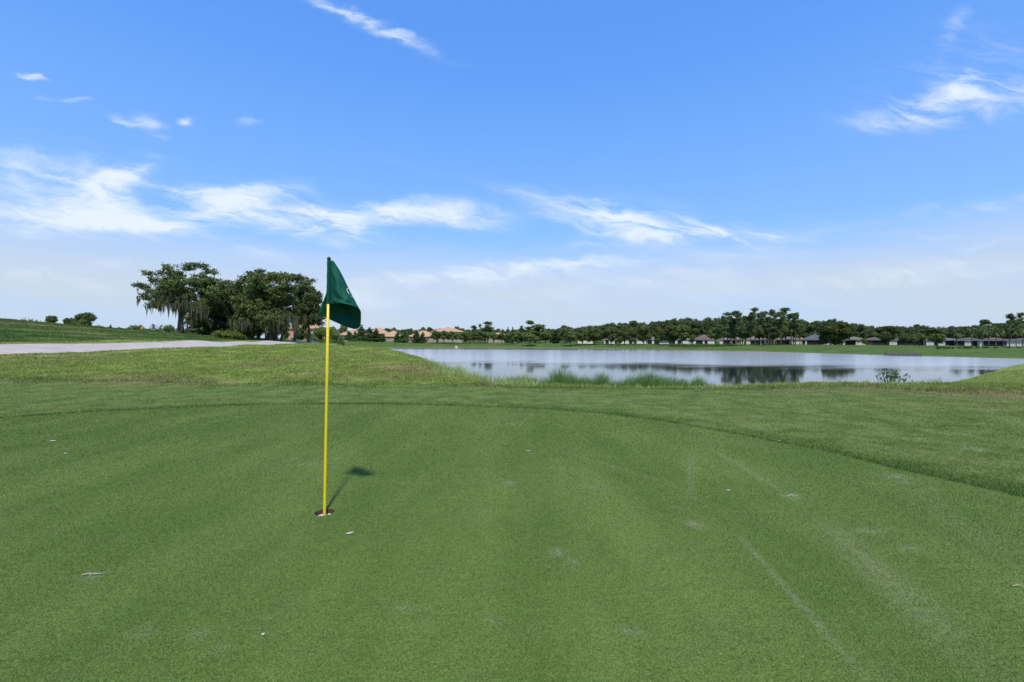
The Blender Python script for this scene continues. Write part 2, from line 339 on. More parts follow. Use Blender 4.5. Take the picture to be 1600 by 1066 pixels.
# ---------------------------------------------------------------- ground sheet with the hole cut in it
CX,CY=(507-800)/275.,720/275.
def build_ground():
    a=np.concatenate([np.linspace(-R(64),R(64),1000),np.linspace(R(64),2*math.pi-R(64),90)[1:-1]])
    r=np.concatenate([np.exp(np.linspace(math.log(.3),math.log(400),560)),np.exp(np.linspace(math.log(430),math.log(8000),30))])
    A,Rr=np.meshgrid(a,r); x=(np.sin(A)*Rr).ravel(); y=(np.cos(A)*Rr).ravel()
    z=terrain(x,y); at_,d=attrs_at(x,y)
    u=path_u(x,y); z=z-.05*sm(.1,.5,u)*sm(PW-.1,PW-.5,u)*(y>-30)*(y<100)
    na=len(a); nr=len(r); i=np.arange(nr-1)[:,None]*na; j=np.arange(na)[None,:]; j2=(j+1)%na
    Fc=np.stack([i+j,i+j2,i+na+j2,i+na+j],-1).reshape(-1,4)[:,::-1]
    rc=np.hypot(x-CX,y-CY); keep=~(rc[Fc]<.085).any(1); near=(rc[Fc]<.6).all(1)
    V=np.stack([x,y,z],1)
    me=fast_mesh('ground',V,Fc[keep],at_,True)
    # ring of turf between the grid and the round hole
    K=Fc[~keep]; used={}
    for f in K:
        for k in range(4):
            e=(int(f[k]),int(f[(k+1)%4])); used[e]=1
    nxt={e[0]:e[1] for e in used if (e[1],e[0]) not in used}
    loop=[next(iter(nxt))]
    while nxt[loop[-1]]!=loop[0]: loop.append(nxt[loop[-1]])
    n=len(loop); outer=V[loop]; ang=np.arctan2(outer[:,1]-CY,outer[:,0]-CX)
    inner=np.stack([CX+.054*np.cos(ang),CY+.054*np.sin(ang),np.full(n,tz(CX,CY))],1)
    o=link('ground',me,None,M_ground); tag(o,kind='structure')
    bm=bmesh.new(); bm.from_mesh(me); bm.verts.ensure_lookup_table()
    lay={k:bm.verts.layers.float[k] for k in ('zone','dry','soil','wear','collar')}
    ov=[bm.verts[i] for i in loop]; inside=[bm.verts[i] for i in np.unique(K) if i not in set(loop)]
    iv=[bm.verts.new(p) for p in inner]
    for k in range(n):
        k2=(k+1)%n; f=bm.faces.new((ov[k],ov[k2],iv[k2],iv[k])); f.smooth=True
    for v in inside: bm.verts.remove(v)
    bm.to_mesh(me); bm.free()
    return o
build_ground()
# ---------------------------------------------------------------- water
def build_water():
    m=bpy.data.materials.new('lake_water'); m.use_nodes=True; nt=m.node_tree; N=nt.nodes; L=nt.links; b=N['Principled BSDF']
    b.inputs['Base Color'].default_value=(.018,.026,.024,1); b.inputs['IOR'].default_value=WIOR; b.inputs['Specular IOR Level'].default_value=.5
    geo=N.new('ShaderNodeNewGeometry'); sp=N.new('ShaderNodeSeparateXYZ'); L.new(geo.outputs['Position'],sp.inputs[0])
    def noise(sc,stretch,det=4):
        mp=N.new('ShaderNodeMapping'); mp.inputs['Scale'].default_value=stretch; L.new(geo.outputs['Position'],mp.inputs[0]); n=N.new('ShaderNodeTexNoise'); n.inputs['Scale'].default_value=sc; n.inputs['Detail'].default_value=det; L.new(mp.outputs[0],n.inputs[0]); return n.outputs[0]
    def mm(op,a,b_,c=None):
        n=N.new('ShaderNodeMath'); n.operation=op
        for i,q in enumerate((a,b_,c)):
            if q is None: continue
            if isinstance(q,(int,float)): n.inputs[i].default_value=q
            else: L.new(q,n.inputs[i])
        return n.outputs[0]
    def mr(v,a,b_,c,d):
        n=N.new('ShaderNodeMapRange'); n.interpolation_type='SMOOTHSTEP'; L.new(v,n.inputs[0])
        for i,q in enumerate((a,b_,c,d)): n.inputs[1+i].default_value=q
        return n.outputs[0]
    # wind-ruffled water out on the lake, sheltered water under the near bank; the calm edge runs obliquely
    y=mm('MULTIPLY_ADD',sp.outputs[0],.22,sp.outputs[1]); y=mm('ADD',y,mm('MULTIPLY',noise(.05,(1,3,1)),30.))
    wind=mr(y,WIND0,WIND1,0,1)
    bands=mr(noise(.02,(.25,2.2,1),3),.50,.60,.35,1); calmfar=mr(y,215,250,1,.25)
    wind=mm('MULTIPLY',wind,calmfar)
    rough=mm('MULTIPLY_ADD',wind,WROUGH,.02)
    L.new(rough,b.inputs['Roughness'])
    mc=N.new('ShaderNodeMix'); mc.data_type='RGBA'; L.new(wind,mc.inputs[0]); mc.inputs[6].default_value=(.018,.026,.024,1); mc.inputs[7].default_value=WSKYBASE; L.new(mc.outputs[2],b.inputs['Base Color'])  # pale sky reflection on ruffled water put into the base colour
    bp=N.new('ShaderNodeBump'); bp.inputs['Strength'].default_value=1; 
    L.new(mm('MULTIPLY_ADD',wind,.004,.004),bp.inputs['Distance']); L.new(noise(1.3,(1,1.6,1),5),bp.inputs['Height']); L.new(bp.outputs[0],b.inputs['Normal'])
    me=fast_mesh('water',[(-120,38,WATER),(160,38,WATER),(160,290,WATER),(-120,290,WATER)],[(0,1,2,3)])
    tag(link('water',me,None,m),kind='structure')
WIND0,WIND1=102,128; WROUGH=.16; WIOR=3.0; WSKYBASE=(.38,.39,.38,1)
build_water()
# ---------------------------------------------------------------- concrete path
def build_path():
    m=mat('pale_concrete',(.40,.335,.285),.9,.1,var=.14,vscale=.9,bump=.3,bscale=30,col2=(.46,.395,.34))
    nt=m.node_tree; N=nt.nodes; L=nt.links; b=N['Principled BSDF']; src=b.inputs['Base Color'].links[0].from_socket
    g=N.new('ShaderNodeNewGeometry'); sp=N.new('ShaderNodeSeparateXYZ'); L.new(g.outputs['Position'],sp.inputs[0])
    q=N.new('ShaderNodeMath'); q.operation='MULTIPLY'; q.inputs[1].default_value=1/3.; L.new(sp.outputs[1],q.inputs[0])
    fr=N.new('ShaderNodeMath'); fr.operation='FRACT'; L.new(q.outputs[0],fr.inputs[0]); lt=N.new('ShaderNodeMath'); lt.operation='LESS_THAN'; lt.inputs[1].default_value=.014; L.new(fr.outputs[0],lt.inputs[0])
    mj=N.new('ShaderNodeMix'); mj.data_type='RGBA'; L.new(lt.outputs[0],mj.inputs[0]); L.new(src,mj.inputs[6]); mj.inputs[7].default_value=(.12,.10,.085,1); L.new(mj.outputs[2],b.inputs['Base Color'])
    ys=np.arange(-30,104,.5); us=np.array([0,0,.03,PW*.25,PW*.5,PW*.75,PW-.03,PW,PW]); dz=np.array([-.12,.02,.03,.034,.036,.034,.03,.02,-.12])
    V=[];n=len(us)
    for yv in ys:
        x=np.interp(yv,PATHY,PATHX)-us; z=terrain(x,np.full(n,yv))+dz
        V+=list(zip(x,np.full(n,yv),z))
    Fc=[(i*n+j,i*n+j+1,(i+1)*n+j+1,(i+1)*n+j) for i in range(len(ys)-1) for j in range(n-1)]
    tag(link('path',fast_mesh('path',V,Fc,None,True),None,m),kind='structure')
build_path()
# ---------------------------------------------------------------- turf blades
rng=np.random.default_rng(7)
def scatter(n,d0,d1,span=1.28):
    D=np.exp(rng.uniform(math.log(d0),math.log(d1),n)); x=rng.uniform(-1,1,n)*(span*D*1.11+1.7*np.clip(4/D,0,1)); return x,D
def blades(name,x,y,h,w,lean,label,mtl,seg=1,bend=.3,extra=None,sink=.004):
    n=len(x); z=terrain(x,y)-sink; a,_=attrs_at(x,y)
    if extra: a.update(extra(x,y,a))
    th=rng.uniform(0,2*math.pi,n); ph=rng.uniform(0,2*math.pi,n); ln=rng.uniform(.2,1,n)*lean
    wx,wy=np.cos(th)*w/2,np.sin(th)*w/2; lx,ly=np.cos(ph)*ln*h,np.sin(ph)*ln*h
    rnd=rng.uniform(0,1,n)
    if seg==1:
        V=np.empty((n,3,3)); V[:,0]=np.stack([x-wx,y-wy,z],1); V[:,1]=np.stack([x+wx,y+wy,z],1); V[:,2]=np.stack([x+lx,y+ly,z+h*np.sqrt(np.clip(1-ln**2,.1,1))],1)
        Fc=np.arange(n*3).reshape(n,3); k=3
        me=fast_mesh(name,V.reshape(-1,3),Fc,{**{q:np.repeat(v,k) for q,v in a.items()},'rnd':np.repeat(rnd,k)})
    else:
        k=7; V=np.empty((n,7,3)); ts=[0,.38,.75,1.0]; ws=[1,.85,.55,0]
        for i,(t,wf) in enumerate(zip(ts,ws)):
            off=t*t*1.0; px=x+lx*off; py=y+ly*off; pz=z+h*(t-.35*ln*t*t)
            if wf>0: V[:,2*i]=np.stack([px-wx*wf,py-wy*wf,pz],1); V[:,2*i+1]=np.stack([px+wx*wf,py+wy*wf,pz],1)
            else: V[:,6]=np.stack([px,py,pz],1)
        b0=np.arange(n)[:,None]*7
        T=np.array([0,1,3,0,3,2,2,3,5,2,5,4,4,5,6]); Fc=(b0+T).reshape(-1,3)
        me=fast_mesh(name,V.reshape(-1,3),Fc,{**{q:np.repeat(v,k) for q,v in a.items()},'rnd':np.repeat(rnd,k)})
    o=link(name,me,None,mtl); tag(o,label,'grass',kind='stuff'); return o
def build_turf():
    n=NG; x,y=scatter(n,.55,7.2); gd=poly_d(GREEN,x,y); k=(gd<0)&(np.hypot(x-CX,y-CY)>.056); x,y=x[k],y[k]
    s=rng.uniform(.7,1.3,len(x)); blades('putting_green_grass',x,y,(.0045+.0010*y)*s,.0015*np.maximum(y,1.1)**.9,.9,'short dense bent grass of the putting green round the hole',M_short,sink=.001)
    n=NF; x,y=scatter(n,1.2,11.5); gd=poly_d(GREEN,x,y); rd=rough_d(x,y); k=(gd>0)&(rd<.5*rng.standard_normal(n)*.6+.2); x,y,gd=x[k],y[k],gd[k]
    s=rng.uniform(.6,1.35,len(x)); h=.011+.014*np.exp(-gd/.22)
    blades('collar_grass',x,y,h*s,.0015*np.maximum(y,1.5)**.9,.75,'longer mown grass with painted shade round the edge of the putting green',M_blade,sink=.002)
    n=NR; x,y=scatter(n,7.0,75,1.2); gd=poly_d(GREEN,x,y); rd=rough_d(x,y); d=lake_d(x,y); u=path_u(x,y)
    k=(gd>.3)&(rd>-.3+.5*rng.standard_normal(n)*.6)&(d>.3)&((u<.02)|(u>PW-.02)); x,y=x[k],y[k]
    sp=gauss_sum(WS,x,y); k=rng.uniform(0,1,len(x))>sp*.85; x,y=x[k],y[k]
    tn=np.sin(2.1*x+1.3*np.sin(1.7*y))*np.sin(1.3*y+1.1*np.sin(.9*x)); u=path_u(x,y)
    s=rng.uniform(.5,1.4,len(x))*(1+.6*tn+.5*np.clip(np.sin(5.3*x+2*np.sin(3.1*y))*np.sin(4.7*y+1.5*np.sin(2.2*x)),0,1)**2); hl=np.where(u>PW,.028,.042)
    blades('rough_grass',x,y,(hl+.0004*y)*s,.0016*y**.95,.75,'coarse patchy grass between the putting green, the path and the lake',M_blade)
NG,NF,NR=1700000,950000,900000
build_turf()
def build_reeds():
    # beds: ray range, shoreline distance range, height, count; heights follow clumps and thin out towards the ends
    X=[];Y=[];H=[]
    def bed(n,px0,px1,d0,d1,h0,h1,D0=18,dmax=80,clump=None,taper=30,pw=1.6):
        D=rng.uniform(D0,dmax,n*12); px=rng.uniform(px0,px1,n*12); x=(px-HX)/F*D; d=lake_d(x,D)
        k=(d>d0)&(d<d1); en=np.minimum(px-px0,px1-px)/taper; k&=rng.uniform(0,1,n*12)<np.clip(en,.05,1)
        nz=.5+.5*np.sin(px*.09+2*np.sin(px*.031))*np.sin(px*.23+D*.4); k&=rng.uniform(0,1,n*12)<.6+.4*nz
        x,D,px,nz,en=x[k][:n],D[k][:n],px[k][:n],nz[k][:n],en[k][:n]; h=h0+(h1-h0)*rng.uniform(0,1,len(x))**pw; h=h*(.72+.4*nz)*np.clip(.55+.45*en,.5,1)
        if clump:
            for c,w,g in clump: h=h*(1+g*np.exp(-((px-c)/w)**2))
        X.append(x);Y.append(D);H.append(h)
    bed(20000,770,1125,-2.0,2.6,.9,2.1,18,62,[(880,22,.55),(1018,18,.55),(935,14,.25)])
    bed(3000,1100,1270,-1.0,1.6,.7,1.25,18,62,[(1150,20,.2)])
    bed(160,1425,1475,-.8,1.0,.9,1.5,18,62,None,15)
    x,y,h=map(np.concatenate,(X,Y,H))
    blades('shore_reeds',x,y,h,rng.uniform(.02,.042,len(x)),.5,'tall bright green reeds along the near shore of the lake',M_reed,seg=3)
    X.clear();Y.clear();H.clear()
    bed(11000,650,880,2,40,.12,.50,12,32,None,70,2.0); bed(16000,1440,1760,.2,22,.25,.60,18,95); bed(5000,760,1450,14,40,.05,.16,9.5,16,None,20,2)
    x,y,h=map(np.concatenate,(X,Y,H))
    blades('bank_grass',x,y,h,rng.uniform(.008,.02,len(x)),.6,'long pale seeding grass on the bank above the lake',M_bank,seg=3)
M_reed=leaf_mat('reed_green',(.065,.135,.028),(.155,.235,.06),trans=.35,scale=.3); M_bank=leaf_mat('bank_grass_green',(.14,.21,.045),(.33,.37,.13),trans=.35,scale=.2)
build_reeds()
# ---------------------------------------------------------------- mesh collector
class MB:
    def __init__(s): s.V=[];s.F=[]
    def add(s,V,Fc):
        o=len(s.V); s.V+=[tuple(v) for v in V]; s.F+=[tuple(i+o for i in f) for f in Fc]; return s
    def box(s,x0,x1,y0,y1,z0,z1):
        return s.add([(x0,y0,z0),(x1,y0,z0),(x1,y1,z0),(x0,y1,z0),(x0,y0,z1),(x1,y0,z1),(x1,y1,z1),(x0,y1,z1)],[(0,3,2,1),(4,5,6,7),(0,1,5,4),(1,2,6,5),(2,3,7,6),(3,0,4,7)])
    def tube(s,pts,rad,n=8,cap=True):
        pts=[Vector(p) for p in pts]; V=[];Fc=[]; prev=None
        for i,p in enumerate(pts):
            t=(pts[min(i+1,len(pts)-1)]-pts[max(i-1,0)]).normalized(); a=t.cross(Vector((0,0,1)) if abs(t.z)<.9 else Vector((1,0,0))).normalized()
            if prev and a.dot(prev)<0: a=-a
            if prev: a=(prev-t*prev.dot(t)).normalized()
            prev=a; b=t.cross(a); r=rad[i] if hasattr(rad,'__len__') else rad
            V+=[p+(a*math.cos(2*math.pi*k/n)+b*math.sin(2*math.pi*k/n))*r for k in range(n)]
        for i in range(len(pts)-1):
            for k in range(n): Fc.append((i*n+k,i*n+(k+1)%n,(i+1)*n+(k+1)%n,(i+1)*n+k))
        if cap: Fc+= [tuple(range(n))[::-1],tuple((len(pts)-1)*n+k for k in range(n))]
        return s.add(V,Fc)
    def lathe(s,prof,n=24,c=(0,0,0)):
        V=[(c[0]+r*math.cos(2*math.pi*k/n),c[1]+r*math.sin(2*math.pi*k/n),c[2]+z) for r,z in prof for k in range(n)]
        Fc=[(i*n+k,i*n+(k+1)%n,(i+1)*n+(k+1)%n,(i+1)*n+k) for i in range(len(prof)-1) for k in range(n)]
        return s.add(V,Fc)
    def mesh(s,name,smooth=False):
        me=bpy.data.meshes.new(name); me.from_pydata(s.V,[],s.F); me.update()
        if smooth: me.polygons.foreach_set('use_smooth',[True]*len(me.polygons))
        return me
    def build(s,name,m,parent=None,smooth=False): return link(name,s.mesh(name,smooth),parent,m)
# ---------------------------------------------------------------- flagstick and cup
def build_flag():
    Dc=CY; top=((514-800)/275.,Dc,EYE-(404-528)/275.)
    root=empty('golf_flagstick',(0,0,0)); root.location=(CX,CY,tz(CX,CY)); off=Vector(root.location)
    tag(root,'thin yellow flagstick with a dark green drooping flag standing in the hole','flagstick')
    base=Vector((CX,CY,0)); tp=Vector((top[0],Dc,EYE-(408-528)/275.)); ax=(tp-base)
    mY=mat('yellow_fibreglass',(.66,.50,.012),.35,.5,var=.06,vscale=9); mK=mat('black_rubber',(.012,.012,.014),.45,.4)
    L=lambda p:Vector(p)-off
    m=MB(); m.tube([L(base+ax*t) for t in (-.065,0,.02,.5,.99)],[.0088,.0086,.0083,.0078,.0074],16); m.build('pole',mY,root,True)
    k=MB(); k.lathe([(.0,-.012),(.006,-.011),(.006,-.004),(.0075,-.001),(.0095,.004),(.0105,.010),(.0095,.016),(.006,.0205),(0,.022)],20,L(tp)+Vector((.0,0,.002))); k.build('knob',mK,root,True)
    # cloth
    def fp(zx,zy,dy):
        px=480+zx/7.108; py=390+zy/7.108; q=(Dc+dy)/Dc
        return np.array([(px-800)/275.*q,Dc+dy,EYE-(py-528)/275.*q])
    C=[[(252,122,-.0105),(262,122,-.013),(278,124,-.012),(297,133,0),(288,132,.006),(275,129,.010),(255,125,.013),(240,122,.0115)],
       [(252,180,-.0105),(270,180,-.020),(300,184,-.022),(330,188,0),(318,192,.012),(290,192,.020),(255,185,.016),(232,184,.0115)],
       [(252,262,-.0105),(280,262,-.032),(330,264,-.036),(377,266,0),(360,280,.020),(320,275,.035),(265,266,.022),(228,262,.0115)],
       [(252,370,-.0105),(300,374,-.042),(370,380,-.052),(436,392,0),(418,420,.026),(360,405,.05),(270,385,.032),(222,375,.012)],
       [(252,485,-.0105),(310,490,-.046),(405,498,-.062),(500,520,-.004),(500,560,.030),(430,560,.066),(300,520,.045),(212,488,.016)],
       [(252,560,-.0105),(325,562,-.052),(425,570,-.070),(545,608,-.010),(560,670,.03),(500,730,.072),(300,640,.056),(165,610,.028)],
       [(252,602,-.0105),(330,598,-.055),(435,606,-.074),(571,655,-.018),(597,735,.028),(546,884,.064),(250,776,.058),(122,712,.034)]]
    P=np.array([[fp(*q) for q in r] for r in C])
    def cr(A,n,ax=0):
        A=np.moveaxis(A,ax,0); m_=len(A); ext=np.concatenate([2*A[:1]-A[1:2],A,2*A[-1:]-A[-2:-1]]); out=[]
        for i in range(m_-1):
            p0,p1,p2,p3=ext[i:i+4]
            for t in np.linspace(0,1,n,endpoint=False): out.append(.5*(2*p1+(-p0+p2)*t+(2*p0-5*p1+4*p2-p3)*t*t+(-p0+3*p1-3*p2+p3)*t**3))
        out.append(A[-1]); return np.moveaxis(np.array(out),0,ax)
    G=cr(cr(P,10,0),9,1); nr,nc=G.shape[:2]
    vv=np.linspace(0,1,nr)[:,None]; uu=np.linspace(0,1,nc)[None,:]
    w=.0045*np.sin(38*uu+9*vv+2.2*np.sin(7*vv))*np.sin(np.pi*np.clip(vv,0,1))**.5*sm(0,.12,uu)+.0035*np.sin(23*uu-21*vv+1)*sm(.15,.7,vv)*sm(.02,.15,uu)*sm(1,.9,uu)
    w=w+.005*np.exp(-((uu-.27)/.03-(vv-.62)/.2)**2)*sm(.3,.6,vv)-.004*np.exp(-((uu-.20)/.02+(vv-.7)/.25)**2)
    G=G.copy(); G[...,1]+=w
    V=(G-np.array(off)).reshape(-1,3); Fc=[(i*nc+j,i*nc+j+1,(i+1)*nc+j+1,(i+1)*nc+j) for i in range(nr-1) for j in range(nc-1)]
    mF=bpy.data.materials.new('green_nylon'); mF.use_nodes=True; nt=mF.node_tree; b=nt.nodes['Principled BSDF']
    b.inputs['Base Color'].default_value=(.005,.085,.050,1); b.inputs['Roughness'].default_value=.65; b.inputs['Specular IOR Level'].default_value=.18; b.inputs['Sheen Weight'].default_value=0
    tc=nt.nodes.new('ShaderNodeTexCoord'); wv=nt.nodes.new('ShaderNodeTexNoise'); wv.inputs['Scale'].default_value=60; nt.links.new(tc.outputs['Object'],wv.inputs[0]); bp=nt.nodes.new('ShaderNodeBump'); bp.inputs['Strength'].default_value=.25; bp.inputs['Distance'].default_value=.002; nt.links.new(wv.outputs[0],bp.inputs['Height']); nt.links.new(bp.outputs[0],b.inputs['Normal'])
    tr=nt.nodes.new('ShaderNodeBsdfTranslucent'); tr.inputs[0].default_value=(.003,.10,.045,1); ms=nt.nodes.new('ShaderNodeMixShader'); ms.inputs[0].default_value=.22
    nt.links.new(b.outputs[0],ms.inputs[1]); nt.links.new(tr.outputs[0],ms.inputs[2]); nt.links.new(ms.outputs[0],nt.nodes['Material Output'].inputs[0])
    fl=link('flag',fast_mesh('flag',V,Fc,None,True),root,mF)
    so_=fl.modifiers.new('thick','SOLIDIFY'); so_.thickness=.0008
    fr=G[:,3]; sd=MB(); sd.tube([L(p)+Vector((0,-.0012,0)) for p in fr[1:]],.0009,5); sd.build('seam',mat('dark_green_thread',(.002,.03,.02),.7,.1),fl,True)
    hm=MB(); hm.tube([L(p) for p in G[-1,2::2]],.0011,6); hm.build('hem',mF,fl,True)
    # sleeve round the pole with its stitched seam
    ztop=EYE-(390+119/7.108-528)/275.; zbot=EYE-(390+600/7.108-528)/275.
    def onp(z): t=z/ax.z; return base+ax*t
    s_=MB(); zs=np.linspace(zbot,ztop,14); s_.tube([L(onp(z)) for z in zs],[.0100+.0006*math.sin(i*1.7) for i in range(14)],18,False); s_.build('sleeve',mF,fl,True)
    # emblem threads on the front of the cloth
    front=G[:,:int(nc*3.2/7)]; fx=800+275*Dc*front[...,0]/front[...,1]/Dc*1.0
    px_=(800+720*front[...,0]/front[...,1]-480)*7.108; py_=(528-720*(front[...,2]-EYE)/front[...,1]-390)*7.108
    back=G[:,int(nc*4.4/7):]; bx_=(800+720*back[...,0]/back[...,1]-480)*7.108; by_=(528-720*(back[...,2]-EYE)/back[...,1]-390)*7.108
    def stick(grid,ax_,ay_,zx,zy,lift):
        d=(ax_-zx)**2+(ay_-zy)**2; i=np.unravel_index(np.argmin(d),d.shape); p=grid[i]; dy=p[1]-Dc+lift; return fp(zx,zy,dy)
    mE=mat('white_embroidery',(.62,.68,.66),.6,.2); mE2=mat('faint_green_embroidery',(.05,.22,.13),.6,.2)
    def thread(mb,pts,r,side):
        g,a_,b_=(front,px_,py_) if side=='f' else (back,bx_,by_)
        mb.tube([L(stick(g,a_,b_,x,y,-.0045)) for x,y in pts],r,6)
    e=MB(); thread(e,[(462,436),(450,432),(441,437),(443,452),(452,474),(465,495),(482,514),(500,527),(514,534)],.0016,'f'); e.build('emblem',mE,fl)
    e=MB()
    for pts in ([(278,548),(300,570),(330,588)],[(300,545),(318,566),(326,590)],[(345,560),(352,580),(340,592)],[(398,462),(420,470),(442,486)],[(438,500),(452,530),(470,548)],[(366,566),(382,580),(378,594)],[(395,575),(410,588),(430,592)],[(474,545),(500,572),(530,590)]): thread(e,pts,.0006,'f')
    e.build('embroidery',mE2,fl); e=MB()
    for pts in ([(430,640),(440,668),(462,684),(488,688),(512,676),(528,650)],[(400,618),(408,640),(418,622)]): thread(e,pts,.0006,'b')
    e.build('embroidery',mE2,fl)
def build_cup():
    z=tz(CX,CY); root=empty('golf_hole',(CX,CY,z)); tag(root,'round hole in the green with soil wall and white plastic cup under the flagstick','golf hole')
    mS=mat('damp_soil',(.095,.05,.035),.95,.1,var=.45,vscale=60,bump=.8,bscale=150); mW=mat('white_plastic',(.62,.62,.60),.4,.4)
    n=48; prof=[(.0545,.0),(.0535,-.006),(.0545,-.014),(.0535,-.022),(.0545,-.030)]
    V=[];rs=random.Random(3)
    for r,zz in prof:
        for k in range(n):
            a=2*math.pi*k/n; q=r+rs.uniform(-.0012,.0012); V.append((q*math.cos(a),q*math.sin(a),zz+(rs.uniform(-.001,.002) if zz==0 else 0)))
    Fc=[(i*n+(k+1)%n,i*n+k,(i+1)*n+k,(i+1)*n+(k+1)%n) for i in range(len(prof)-1) for k in range(n)]
    MB().add(V,Fc).build('soil_wall',mS,root,True)
    MB().lathe([(.0555,-.028),(.0525,-.0275),(.0515,-.030),(.0510,-.105),(.015,-.110),(.013,-.105),(.0115,-.085),(.0095,-.085)],48).build('cup_liner',mW,root,True)
build_flag(); build_cup()
# ---------------------------------------------------------------- bits lying on the green
M_chip=mat('bleached_leaf',(.36,.34,.27),.8,.1,var=.2,vscale=60); M_twig=mat('dry_twig',(.40,.34,.26),.85,.1,var=.3,vscale=50)
def chip(px,py,w,l,a,label):
    x,y=hit(px,py); rs=random.Random(int(px*7+py)); root_z=tz(x,y)+.006+.0006*y
    n=9; V=[(0,0,.003)]+[(l*math.cos(t)*(1+rs.uniform(-.15,.15)),w*math.sin(t)*(1+rs.uniform(-.2,.2)),.0015*math.cos(2*t)+rs.uniform(0,.002)) for t in [2*math.pi*k/n for k in range(n)]]
    V2=[(p[0],p[1],p[2]-.0025) for p in V]; Fc=[(0,1+k,1+(k+1)%n) for k in range(n)]+[(n+1,n+2+(k+1)%n,n+2+k) for k in range(n)]+[(1+k,n+2+k,n+2+(k+1)%n,1+(k+1)%n) for k in range(n)]
    o=MB().add(V+V2,Fc).build('fallen_leaf',M_chip); o.location=(x,y,root_z); o.rotation_euler=(0,0,a); tag(o,label,'leaf')
chip(83,690,.010,.028,.1,'pale bleached leaf on the green near the left edge of the photo, larger of two')
chip(102,710,.007,.017,-.1,'small pale leaf on the green just below a larger pale leaf at far left')
chip(546,835,.009,.018,.5,'pale tan leaf lying on the green close below the flag hole')
chip(825,706,.008,.020,.0,'pale leaf on the green beyond the hole near the middle of the photo')
chip(411,994,.004,.006,.3,'tiny white fleck on the near green below and left of the hole')
chip(1138,768,.005,.014,.0,'thin white fleck on the green left of a whitish bare spot')
chip(1436,687,.007,.012,.0,'lone white fleck on the collar grass right of the green')
chip(1217,690,.008,.016,.1,'pale leaf lying against the dark grass lip of the green')
def twig(px,py,pts,r,label):
    x,y=hit(px,py); z=tz(x,y)+.008; m=MB()
    for seg in pts: m.tube([(a,b,c) for a,b,c in seg],[r]*(len(seg)-1)+[r*.4],6)
    o=m.build('dry_twig',M_twig); o.location=(x,y,z); tag(o,label,'twig')
twig(1238,777,[[(-.03,0,0),(0,.008,.004),(.035,-.006,.001)],[(-.01,.003,.002),(.01,-.02,.004)],[(0,.008,.003),(.02,.025,.002)]],.0022,'small forked dry twig on a whitish bare spot of the green')
twig(1590,919,[[(-.02,0,0),(0,.003,.003),(.025,-.002,.001)],[(0,.003,.003),(.012,.012,.002)]],.0014,'dry twig on the near green at the right edge')
twig(142,901,[[(-.035,0,0),(-.01,.006,.003),(.02,.002,.003),(.04,.012,0)],[(-.01,.006,.003),(.01,-.01,.002)]],.0018,'dry stalk lying on the near green at lower left')
# loose sand and clippings on the scuffed spots: nobody could count them
def build_sand():
    X=[];Y=[];Sz=[]
    for (cx,cy,rx,ry,s) in WW:
        n=int(60*s); X.append(cx+rng.normal(0,.6,n)*rx); Y.append(cy+rng.normal(0,.6,n)*ry); Sz.append(rng.uniform(.0004,.0012,n)*cy**.7)
    x,y,s=map(np.concatenate,(X,Y,Sz)); n=len(x); z=terrain(x,y)+.0045+.0009*y
    O=np.array([(1,0,0),(-1,0,0),(0,1,0),(0,-1,0),(0,0,.7),(0,0,-.7)]); V=np.stack([x,y,z],1)[:,None]+O[None]*s[:,None,None]*rng.uniform(.5,1.6,(n,1,3))
    T=np.array([(0,2,4),(2,1,4),(1,3,4),(3,0,4),(2,0,5),(1,2,5),(3,1,5),(0,3,5)]); Fc=(np.arange(n)[:,None,None]*6+T).reshape(-1,3)
    tag(link('loose_sand',fast_mesh('loose_sand',V.reshape(-1,3),Fc),None,mat('pale_sand',(.34,.34,.29),.9,.1)),'pale grains of sand and clippings in worn spots of the green','sand',kind='stuff')
build_sand()
# ---------------------------------------------------------------- trees
M_bark=mat('grey_bark',(.14,.12,.10),.95,.1,var=.35,vscale=3,bump=.6,bscale=8); M_pbark=mat('pine_bark',(.12,.085,.06),.95,.1,var=.35,vscale=2)
M_oak=leaf_mat('oak_leaves',(.032,.052,.014),(.125,.160,.042),trans=.2,scale=.35); M_far=leaf_mat('tree_leaves',(.050,.080,.022),(.150,.200,.052),trans=.2,scale=.25)
M_con=leaf_mat('conifer_leaves',(.028,.062,.020),(.080,.140,.036),trans=.15,scale=.4); M_pine=leaf_mat('pine_needles',(.050,.084,.028),(.138,.185,.058),trans=.2,scale=.3)
M_light=leaf_mat('young_leaves',(.060,.085,.022),(.16,.19,.055),trans=.3,scale=.5); M_bush=leaf_mat('palmetto_leaves',(.060,.095,.015),(.24,.27,.05),trans=.3,scale=.8)
M_palm=leaf_mat('palm_fronds',(.040,.065,.018),(.125,.165,.05),trans=.25,scale=.6); M_moss=leaf_mat('spanish_moss',(.050,.056,.026),(.125,.130,.066),trans=.3,scale=.5)
def leaf_quads(C,size,outdir=None,rg=rng,up=.25):
    n=len(C); a=rg.normal(size=(n,3)); a/=np.linalg.norm(a,axis=1)[:,None]
    nn=rg.normal(size=(n,3)); nn[:,2]+=up
    if outdir is not None: nn+=outdir*1.2
    nn/=np.linalg.norm(nn,axis=1)[:,None]; a=np.cross(a,nn); a/=np.linalg.norm(a,axis=1)[:,None]+1e-9; b=np.cross(nn,a)
    s=size*rg.uniform(.6,1.4,n)[:,None]; V=np.empty((n,4,3)); V[:,0]=C-a*s; V[:,1]=C-b*s*.55; V[:,2]=C+a*s; V[:,3]=C+b*s*.55
    return V.reshape(-1,3),np.arange(n*4).reshape(n,4)
